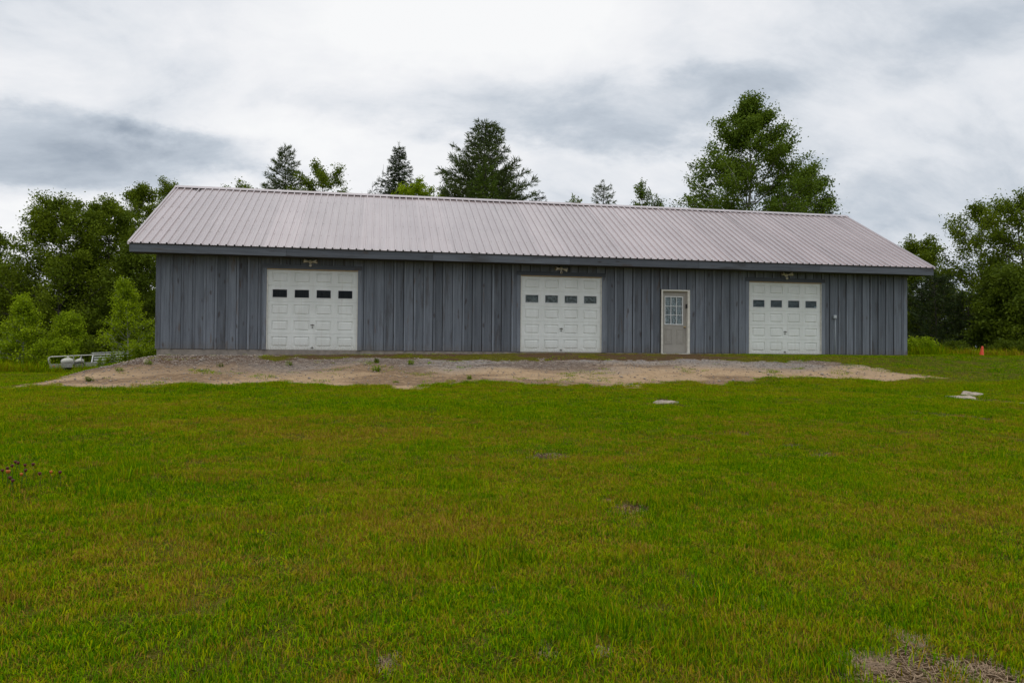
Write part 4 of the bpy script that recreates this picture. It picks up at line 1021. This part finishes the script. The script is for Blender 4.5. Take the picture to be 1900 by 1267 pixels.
K('pine_tree', 'large bushy white pine with one long arm reaching right', 908, 226, 45, 262, 129, NEEDLE_PINE, group=GB, cb=.35, nb=6, step=.42, shape=.88, dens=1.1, tlen=.30, rag=.32, extra=[(.52, 3.6, -0.12), (.54, 3.2, .1), (.60, 2.9, .0), (.5, 2.6, 3.0)])
K('fir_tree', 'fresh green fir standing against the large white pine', 906, 305, 42, 170, 130, NEEDLE_FIR, group=GB, kind='spruce', cb=.2, nb=6, step=.36, shape=.8, dens=1.2, tlen=.2)
K('spruce_tree', 'tiny spruce tip under the white pine long arm', 1002, 356, 50, 110, 131, NEEDLE_SPRUCE, group=GB, kind='spruce', cb=.45, nb=5, step=.35, tlen=.16)
D('sapling', 'thin leafy tip left of the small pine tip over the roof', 1078, 346, 46, 60, 132, LEAF_MID, group=GB, cb=.55, prof=PYR, nl=20, leaves=1300, sig=.12)
K('pine_tree', 'small pine tip poking over the roof left of the poplar', 1114, 340, 46, 58, 133, NEEDLE_PINE, group=GB, cb=.6, nb=5, step=.34, shape=.6, tlen=.2)
D('sapling', 'thin upright leafy sapling over the roof left of the poplar', 1186, 318, 46, 80, 134, LEAF_POPLAR, group=GB, cb=.5, prof=PYR, nl=30, leaves=2300, sig=.13)
D('sapling', 'smallest leafy sapling tip nearest the poplar', 1230, 348, 46, 56, 135, LEAF_POPLAR, group=GB, cb=.6, prof=PYR, nl=20, leaves=1100, sig=.12)
D('poplar_tree', 'tallest tree, a pyramidal green poplar behind the roof', 1390, 174, 42, 276, 136, LEAF_POPLAR, BARK_PALE, GB, cb=.30, prof=[1, 1, .97, .76, .43, .05], nl=74, nsub=10, leaves=48000, size=.125, sig=.23)
D('poplar_tree', 'shorter poplar crowded against the right of the tallest', 1482, 286, 44, 140, 137, LEAF_POPLAR, BARK_PALE, GB, cb=.35, prof=COL, nl=36, leaves=15000, size=.125, sig=.22)
K('spruce_tree', 'dark spruce tip at the right foot of the poplars', 1528, 363, 44, 150, 138, NEEDLE_SPRUCE, group=GB, kind='spruce', cb=.35, nb=6, step=.36, tlen=.18)
# dead tree: bare branches only
loc, H = spot(692, 318, 50); t = Tree(125)
for j in range(4):
    zt = np.linspace(0, H*(1-.08*j), 8); a = j*1.7
    T = np.stack([(.1+.55*(zt/H)**2)*math.cos(a), (.1+.5*(zt/H)**2)*math.sin(a), zt], -1)+t.r.randn(8, 3)*.04; t.limb(T, np.linspace(.07, .008, 8), 5)
    for m in range(14):
        f = 0.45+0.55*t.r.rand(); b = np.array([np.interp(f*H, T[:, 2], T[:, q_]) for q_ in range(3)]); dv = t.r.randn(3)*.6+np.array([0, 0, .9]); ln = .5+.7*t.r.rand(); e1 = b+dv*ln*.6
        t.limb([b, (b+e1)/2+t.r.randn(3)*.05, e1], [.016, .011, .006], 3)
t.finish('dead_tree', loc, 'bare leafless dead tree left of the pointed spruce', 'tree', LEAF_MID, BARK_DEAD, GB)
# --- right
D('broadleaf_tree', 'green tree appearing over the right end of the eave', 1712, 436, 43, 120, 141, LEAF_MID, group=GR, cb=.12, prof=[.9, 1, .95, .85, .7, .35], nl=40, leaves=18000, sig=.22)
D('broadleaf_tree', 'airy light green tree with open top near the right edge', 1822, 362, 39, 150, 142, LEAF_MID, group=GR, cb=.2, prof=OVAL, nl=40, leaves=9500, size=.115, sig=.2)
D('broadleaf_tree', 'leafy tree cut by the right edge of the picture', 1905, 350, 36, 150, 143, LEAF_MID, group=GR, cb=.16, prof=ROUND, nl=42, leaves=11500, size=.115, sig=.22)
K('pine_tree', 'dark pine beside the barn right corner', 1738, 515, 37, 130, 144, NEEDLE_SPRUCE, group=GR, cb=.06, nb=6, step=.36, shape=.6, dens=1.2, tlen=.24)
K('pine_tree', 'dark pine standing behind the orange cone', 1800, 545, 36, 110, 145, NEEDLE_SPRUCE, group=GR, cb=.06, nb=6, step=.36, shape=.6, dens=1.1, tlen=.24)
D('broadleaf_tree', 'dense dark tree right of the orange cone', 1872, 492, 34, 120, 146, LEAF_DARK, group=GR, cb=.06, prof=ROUND, nl=42, leaves=20000, size=.115, sig=.22)
D('broadleaf_tree', 'dark low tree deep in the shade at the right edge', 1930, 520, 32.5, 120, 147, LEAF_DARK, group=GR, cb=.04, prof=ROUND, nl=30, leaves=12000, size=.11)
# shrubs
def shrub(label, u, v, depth, wpx, seed, mat, group, n=6000, size=.08):
    loc, H = spot(u, v, depth); t = Tree(seed); R_ = px(wpx, depth)/2
    for j in range(5):
        a = j*1.26+t.r.rand(); decid(t, H*(.75+.25*t.r.rand()), R_*.55, cb=.08, prof=ROUND, nl=9, nsub=5, leaves=n//5, size=size, sig=.11, trunk=.014, origin=(R_*.42*math.cos(a), R_*.42*math.sin(a)))
    return t.finish('shrub', loc, label, 'shrub', mat, BARK, group, crown='foliage')
GSH = 'shrubs along the wood edge'
shrub('yellow-green shrub at the foot of the barn right corner', 1706, 626, 31.5, 62, 201, LEAF_LIGHT, GSH, 6000, .075)
shrub('low green shrub at the left picture edge under the pale young tree', 8, 618, 34, 90, 202, LEAF_LIGHT, GSH)
shrub('low green shrub directly behind the trailer rail', 105, 622, 33, 110, 203, LEAF_LIGHT, GSH, 8000)
shrub('green shrub behind the slatted white load of the trailer', 182, 618, 34, 80, 204, LEAF_MID, GSH)
shrub('dark shrub beneath the bright young tree by the barn corner', 270, 606, 36, 70, 205, LEAF_DARK, GSH)
shrub('small green shrub in the gap left of the orange cone', 1772, 630, 33, 44, 206, LEAF_DARK, GSH, 3500)
shrub('low dark shrub in the grass right of the orange cone', 1872, 628, 32, 80, 207, LEAF_DARK, GSH, 5000)
# the wood behind, a single mass
t = Tree(300)
for (u0, u1, nn) in ((-180, 330, 26), (1640, 2080, 24)):
    for i in range(nn):
        u = u0+(u1-u0)*(i+t.r.rand())/nn; dep = 52+14*t.r.rand(); v = 520+60*t.r.rand()
        p = at(u, v, dep); z0 = gz(p[0], p[1]); H = p[2]-z0; R_ = 1.5+t.r.rand()
        c = np.stack([p[0]+t.r.randn(34)*R_*.6, p[1]+t.r.randn(34)*R_*.6, z0+H*t.r.rand(34)**.8*.98], -1)
        t.leaves(c, 26, .38, .26, t.r.rand(34)*.7)
        t.limb([[p[0], p[1], z0-.3], [p[0]+.1, p[1], z0+H*.5], [p[0], p[1]+.1, z0+H*.9]], [.11, .07, .02], 5)
V = np.concatenate(t.lv)
wd = link('far_wood', mesh_np('far_wood', V, np.arange(len(V)).reshape(-1, 4), attrs={'tint': np.concatenate(t.lt)}), LEAF_DARK)
tag(wd, 'dark wood seen between the nearer trees', 'wood', kind='stuff')

# ------------------------------------------------------------------ weeds and flowers
def leafy(label, u, v, n, h, ls, seed, mat, group, name='weed_plant', depth=None):
    """stems with long leaves"""
    p = hit(u, v) if depth is None else at(u, v, depth); z0 = gz(p[0], p[1]); t = Tree(seed); r = t.r
    for i in range(n):
        a, rr = r.rand()*6.283, r.rand()**.5*ls*1.1; b = np.array([rr*math.cos(a), rr*math.sin(a), -.03]); hh = h*(.6+.5*r.rand()); tip = b+np.array([r.randn()*.12*hh, r.randn()*.12*hh, hh])
        t.limb([b, (b+tip)/2+r.randn(3)*.01, tip], [.007, .005, .003], 4); V = []
        nl = max(5, int(hh/.035))
        for k in range(nl):
            f = .2+.8*(k+.5)/nl; c = b+(tip-b)*f; az = k*2.4+r.rand(); L = ls*(.6+.5*r.rand())*(1.15-.5*f); d = np.array([math.cos(az), math.sin(az), .55-.2*r.rand()]); e = np.array([-math.sin(az), math.cos(az), 0])
            V += [c, c+d*L*.5+e*L*.17, c+d*L+np.array([0, 0, -.22*L]), c+d*L*.5-e*L*.17]
        t.lv.append(np.array(V)); t.lt.append(np.repeat(np.clip(r.rand(nl)*.6+.25, 0, 1), 4))
    return t.finish(name, (p[0], p[1], z0), label, 'weed', mat, mat, group, crown='leaves')
GWD = 'weeds growing in the gravel'
leafy('low green weed clump alone on the gravel, lower of the two', 697, 690, 16, .16, .09, 401, LEAF_LIGHT, GWD)
leafy('green weed clump on grey gravel right of the lowest clump', 762, 677, 14, .15, .08, 402, LEAF_LIGHT, GWD)
leafy('ragged weeds in the gravel near the right foot of the first door', 700, 675, 18, .13, .08, 403, LEAF_MID, GWD)
leafy('small weed in gravel before the first garage door, left side', 535, 675, 9, .13, .07, 404, LEAF_LIGHT, GWD)
leafy('weed at the brown dirt slope nearest the barn left corner', 408, 678, 8, .11, .07, 405, LEAF_MID, GWD)
leafy('weed tuft on the dirt mound beside the white stone', 275, 676, 9, .14, .08, 406, LEAF_LIGHT, GWD)
leafy('weed tuft at the left foot of the dirt mound', 165, 706, 12, .11, .08, 407, LEAF_MID, GWD)
leafy('weed tuft halfway down the dirt mound', 222, 690, 9, .10, .07, 408, LEAF_LIGHT, GWD)
leafy('tiny weed at the gravel edge below the boards between the first two doors', 735, 707, 7, .08, .06, 409, LEAF_LIGHT, GWD)
leafy('weed in the gravel edge grass below the middle door', 870, 703, 12, .11, .07, 410, LEAF_LIGHT, GWD)
GM_ = 'broad-leaved plants on the mound by the trailer'
for i, (u, v, n_, h_, lb) in enumerate([(205, 672, 26, .95, 'tall milkweed-like plant in front of the white slatted load'), (232, 664, 26, 1.0, 'leafy plant where trailer and mound meet'), (258, 658, 24, .95, 'leafy plant between mound top and barn corner'),
                                        (279, 652, 18, .85, 'leafy plant touching the barn left corner boards'), (188, 681, 14, .62, 'short leafy plant low beside the trailer coil'), (138, 689, 10, .26, 'pale low plant right of the trailer wheel')]):
    leafy(lb, u, v, n_, h_, .19, 420+i, LEAF_LIGHT, GM_, 'broadleaf_plant', [26.5, 26, 25.5, 25.3, 26.5, 27.5][i])
BLOOM = plain('dark_red_bloom', (0.10, 0.012, 0.008), 0.7); ORNG = plain('orange_bloom', (0.45, 0.12, 0.01), 0.7); STEM = plain('stem_green', (0.06, 0.085, 0.012), 0.7)
FL = [(13, 897), (18, 903), (23, 907), (4, 890), (16, 890), (33, 877), (13, 884), (46, 880), (39, 898), (47, 891), (61, 880), (73, 890), (94, 886), (111, 890), (28, 872), (22, 885)]
for i, (u, v) in enumerate(FL):
    p = hit(u, v+18); z0 = gz(p[0], p[1]); hh = .11+.04*rnd.random()
    t = empty('hawkweed_flower', (p[0], p[1], z0)); tag(t, 'dark red hawkweed flower on a thin stem at the left of the lawn', 'flower', 'red flowers at the left edge of the lawn')
    MB().tube([(0, 0, -.02), (.008*rnd.uniform(-1, 1), .01, hh*.6), (.02*rnd.uniform(-1, 1), 0, hh)], [.0025, .002, .0018], 5).build('stem', STEM, t)
    MB().tube([(0, 0, hh-.012), (0, 0, hh), (0, 0, hh+.014), (0, 0, hh+.018)], [.004, .012, .014, .005], 7).build('bloom', BLOOM if i % 4 else ORNG, t)

# ------------------------------------------------------------------ rocks
def rock(label, u, v, w_, d_, h_, seed, mat=ROCK, group=None, rz=0, tilt=0, dx=0, dy=0, dz=0):
    p = hit(u, v); x_, y_ = p[0]+dx, p[1]+dy; r = np.random.RandomState(seed); n, m = 14, 5; V, Fs = [], []
    prof = [(1.0, -.5), (1.04, .1), (.93, .62), (.62, .92), (.0, 1.0)]
    for (k_, zf) in prof[:-1]:
        for i in range(n):
            a = 6.283*i/n; rr = k_*(.78+.34*vnoise(np.array(2.2*math.cos(a)+seed), np.array(2.2*math.sin(a)+zf), seed)+.1*r.rand())
            V.append((w_/2*rr*math.cos(a), d_/2*rr*math.sin(a), h_*(zf+.22*r.randn()*(zf > .3))))
    V.append((0, 0, h_))
    for j in range(3):
        for i in range(n): Fs.append((j*n+i, j*n+(i+1) % n, (j+1)*n+(i+1) % n, (j+1)*n+i))
    for i in range(n): Fs.append((3*n+i, 3*n+(i+1) % n, 4*n))
    o = MB().add(V, Fs, False).build('rock', mat); o.location = (x_, y_, gz(x_, y_)+dz); o.rotation_euler = (tilt, tilt*.5, rz)
    tag(o, label, 'rock', group); return o
rock('flat pale stone set in the lawn below the entry door', 1234, 747, .46, .42, .045, 7)
GRK = 'pale rocks in the lawn at right'
rock('long pale slab rock, lower left of the rock pair in the lawn at right', 1780, 734, .72, .34, .05, 9, group=GRK, rz=-.2, tilt=.05, dz=-.01)
rock('pale pointed rock topping the rock pair in the lawn at right', 1803, 730, .6, .34, .075, 12, group=GRK, rz=.25, tilt=.14)
rock('small pale rock at the right edge of the lawn', 1899, 747, .2, .14, .02, 15, group=GRK)
rock('small white stone on the dirt mound', 270, 671, .12, .11, .08, 16)
# ------------------------------------------------------------------ cone
cp_ = at(1821, 656, 29.0); cz = gz(cp_[0], cp_[1])
cone = empty('traffic_cone', (cp_[0], cp_[1], cz)); cone.rotation_euler = (0, .16, .3)
tag(cone, 'small leaning orange traffic cone before the trees at right', 'traffic cone')
CONE = plain('orange_plastic', (0.72, 0.075, 0.02), .5)
MB().tube([(0, 0, .02), (0, 0, .05), (0, 0, .36), (0, 0, .40), (0, 0, .405)], [.088, .082, .040, .034, .020], 16).build('cone_body', CONE, cone)
MB().box(-.11, .11, -.11, .11, -.01, .02).build('base_plate', CONE, cone)

# ------------------------------------------------------------------ trailer and load
GALV = plain('galvanised_steel', (0.42, 0.41, 0.38), .45, .6, var=.2, scale=12); TYRE = plain('tyre_rubber', (.012, .012, .012), .85); RUSTW = plain('worn_white_paint', (.62, .60, .55), .55, var=.2, scale=10)
pa, pb = at(92, 681, 31.0), at(214, 675, 32.2)
dv = (pb-pa); hl = math.hypot(dv[0], dv[1]); yaw_t = math.atan2(dv[1], dv[0]); pitch_t = -math.atan2(dv[2], hl); TL = float(np.linalg.norm(dv)); TWD = 1.2
tr = empty('utility_trailer', pa); tr.rotation_euler = (0, pitch_t, yaw_t)
tag(tr, 'low steel utility trailer with white tube rail parked left of the barn', 'trailer')
tb = lambda m, nm, mt, par=tr: m.build(nm, mt, par)
tb(MB().box(0, TL, 0, .05, -.06, .11).box(0, TL, TWD-.05, TWD, -.06, .11).box(0, .05, .051, TWD-.051, -.06, .11).box(TL-.05, TL, .051, TWD-.051, -.06, .10), 'frame', GALV)
for i in range(6): tb(MB().box(.055, TL-.055, .06+i*.181, .06+i*.181+.17, .031, .056), 'deck_board', BARK_DEAD)
rail = MB()
RZT = .42
rail.tube([(.0, .02, .09), (-.03, .02, .30), (-.02, .02, RZT-.03), (.06, .02, RZT), (TL*.5, .02, RZT+.005), (TL+.02, .02, RZT)], .019, 8)
tb(rail, 'side_rail', RUSTW)
rail2 = MB().tube([(.0, TWD-.02, .09), (-.03, TWD-.02, .30), (-.02, TWD-.02, RZT-.03), (.06, TWD-.02, RZT), (TL+.02, TWD-.02, RZT)], .019, 8); tb(rail2, 'side_rail', RUSTW)
for xx in (.36*TL, .48*TL, .98*TL):
    for yy in (.02, TWD-.02): tb(MB().box(xx-.02, xx+.02, yy-.015, yy+.015, .10, RZT+.03 if xx < .4*TL else RZT-.015), 'post', GALV)
tb(MB().box(.10, .19, -.008, -.0005, .005, .05), 'rear_reflector', plain('red_reflector', (.75, .02, .015), .25))
wz = -.128
for yy in (.07, TWD-.17):
    c = (.42*TL-.55, yy)
    wv = MB().tube([(c[0], yy, wz), (c[0], yy+.02, wz), (c[0], yy+.08, wz), (c[0], yy+.10, wz)], [.12, .146, .146, .12], 20); wh = tb(wv, 'wheel', TYRE)
    tb(MB().tube([(c[0], yy-.004, wz), (c[0], yy+.05, wz)], [.075, .07], 14), 'rim', RUSTW, wh)
tb(MB().tube([(.42*TL-.55, .0, wz), (.42*TL-.55, TWD, wz)], .03, 8).box(.42*TL-.59, .42*TL-.51, .0, .045, wz, -.061).box(.42*TL-.59, .42*TL-.51, TWD-.045, TWD, wz, -.061), 'axle', DARKMETAL)
tb(MB().tube([(TL, TWD*.3, .02), (TL+.9, TWD*.5, -.02), (TL+1.15, TWD*.5, -.02)], .035, 6).tube([(TL, TWD*.7, .02), (TL+.9, TWD*.5, -.02)], .035, 6), 'tongue', GALV)
tb(MB().tube([(TL+.75, TWD*.5+.05, .12), (TL+.75, TWD*.5+.05, -.52)], .028, 8).box(TL+.68, TL+.82, TWD*.5-.02, TWD*.5+.12, -.54, -.521), 'jack', GALV)
def on_trailer(name, lx, ly, lz, label, cat):
    R_ = Matrix.Rotation(yaw_t, 3, 'Z') @ Matrix.Rotation(pitch_t, 3, 'Y'); p = Vector(pa)+R_ @ Vector((lx, ly, lz))
    e = empty(name, p); e.rotation_euler = (0, pitch_t, yaw_t); tag(e, label, cat); return e
def lump(a, b, c, seed, n=18, m=10):
    r = np.random.RandomState(seed); V, Fs = [], []
    for j in range(m+1):
        ph = math.pi*j/m
        for i in range(n):
            th = 6.283*i/n; k_ = 1+.18*(vnoise(np.array(1.6*math.cos(th)+seed), np.array(1.6*math.sin(th)+2*math.cos(ph)), seed)-.5)
            V.append((a*k_*math.sin(ph)*math.cos(th), b*k_*math.sin(ph)*math.sin(th), c+c*k_*math.cos(ph)))
    for j in range(m):
        for i in range(n): Fs.append((j*n+i, (j+1)*n+i, (j+1)*n+(i+1) % n, j*n+(i+1) % n))
    return MB().add(V, Fs, True)
BAG = plain('off_white_plastic', (.58, .57, .50), .5, var=.15, scale=10)
e = on_trailer('plastic_bag', .27*TL, .32, .056, 'larger off-white filled bag on the rear of the trailer', 'bag'); lump(.26, .2, .145, 3).build('sack', BAG, e); lump(.05, .05, .05, 8).build('knot', BAG, e).location = (.02, 0, .26)
e = on_trailer('plastic_bag', .27*TL+.43, .30, .056, 'smaller off-white filled bag beside the trailer post', 'bag'); lump(.17, .16, .12, 5).build('sack', BAG, e); lump(.04, .04, .04, 9).build('knot', BAG, e).location = (.05, 0, .21)
# coil of dark hose hanging on the near side
e = on_trailer('hose_coil', .44*TL, -.035, .03, 'black hose coiled and hung over the trailer side', 'hose')
hc = MB(); pts = []
for i in range(121):
    a = i*6.283/24; pts.append((.20*math.cos(a)*(1+.06*math.sin(i*.7)), -.02-.012*math.sin(i*.9)-.0006*i, .0+.13*math.sin(a)-.0003*i))
hc.tube(pts, .015, 6); hc.build('coil', BLACK, e)
MB().tube([(.05, -.06, .1), (.1, -.09, -.05), (.16, -.07, .06), (.2, -.05, .10)], .008, 6).build('cord', plain('tan_cord', (.36, .27, .17), .8), e)
# white slatted load
e = on_trailer('slatted_panel', .62*TL, .25, .058, 'stack of white slatted panels lying on the trailer front', 'panel')
Lp = 1.45
for j in range(4):
    z_ = .02+.105*j; MB().box(.10+.02*j, Lp, -.03+.05*j, .0+.05*j, z_, z_+.055).build('slat', WHITE, e)
    MB().box(.10+.02*j, Lp, .45+.03*j, .48+.03*j, z_, z_+.055).build('slat', WHITE, e)
MB().add([(0, -.06, 0), (.05, -.06, 0), (.13, .08, .40), (.08, .08, .40), (0, -.03, 0), (.05, -.03, 0), (.13, .11, .40), (.08, .11, .40)], [(0, 1, 2, 3), (7, 6, 5, 4), (0, 4, 5, 1), (1, 5, 6, 2), (2, 6, 7, 3), (3, 7, 4, 0)]).build('end_rail', WHITE, e)
for xx in (.75, 1.3): MB().box(xx, xx+.04, .16, .19, .02, .42).build('upright', WHITE, e)
MB().box(.05, Lp+.05, .10, .52, .435, .46).build('top_sheet', WHITE, e)
# drain pipe and pale lump by the corner
pp = at(283, 655, 25.2); z0 = gz(pp[0], pp[1])
dp = tag(MB().tube([(-.55, .25, .02), (-.2, .08, .05), (.25, -.02, .07)], .05, 10).build('drain_pipe', plain('grey_pipe', (.07, .075, .085), .5)), 'dark grey drain pipe end lying at the barn left corner', 'pipe'); dp.location = (pp[0], pp[1], z0)
pp = at(272, 651, 25.6); z0 = gz(pp[0], pp[1])
bk = empty('white_tarp_bundle', (pp[0], pp[1], z0)); tag(bk, 'white bundle glimpsed through leaves beside the barn left corner', 'bundle')
hb = .2
lump(.17, .12, hb/2, 21).build('bundle', WHITE, bk); MB().tube([(-.02, -.115, hb*.4), (0, -.07, hb*.9), (.0, .0, hb*1.0), (.02, .1, hb*.8)], .012, 6).build('strap', BLACK, bk)
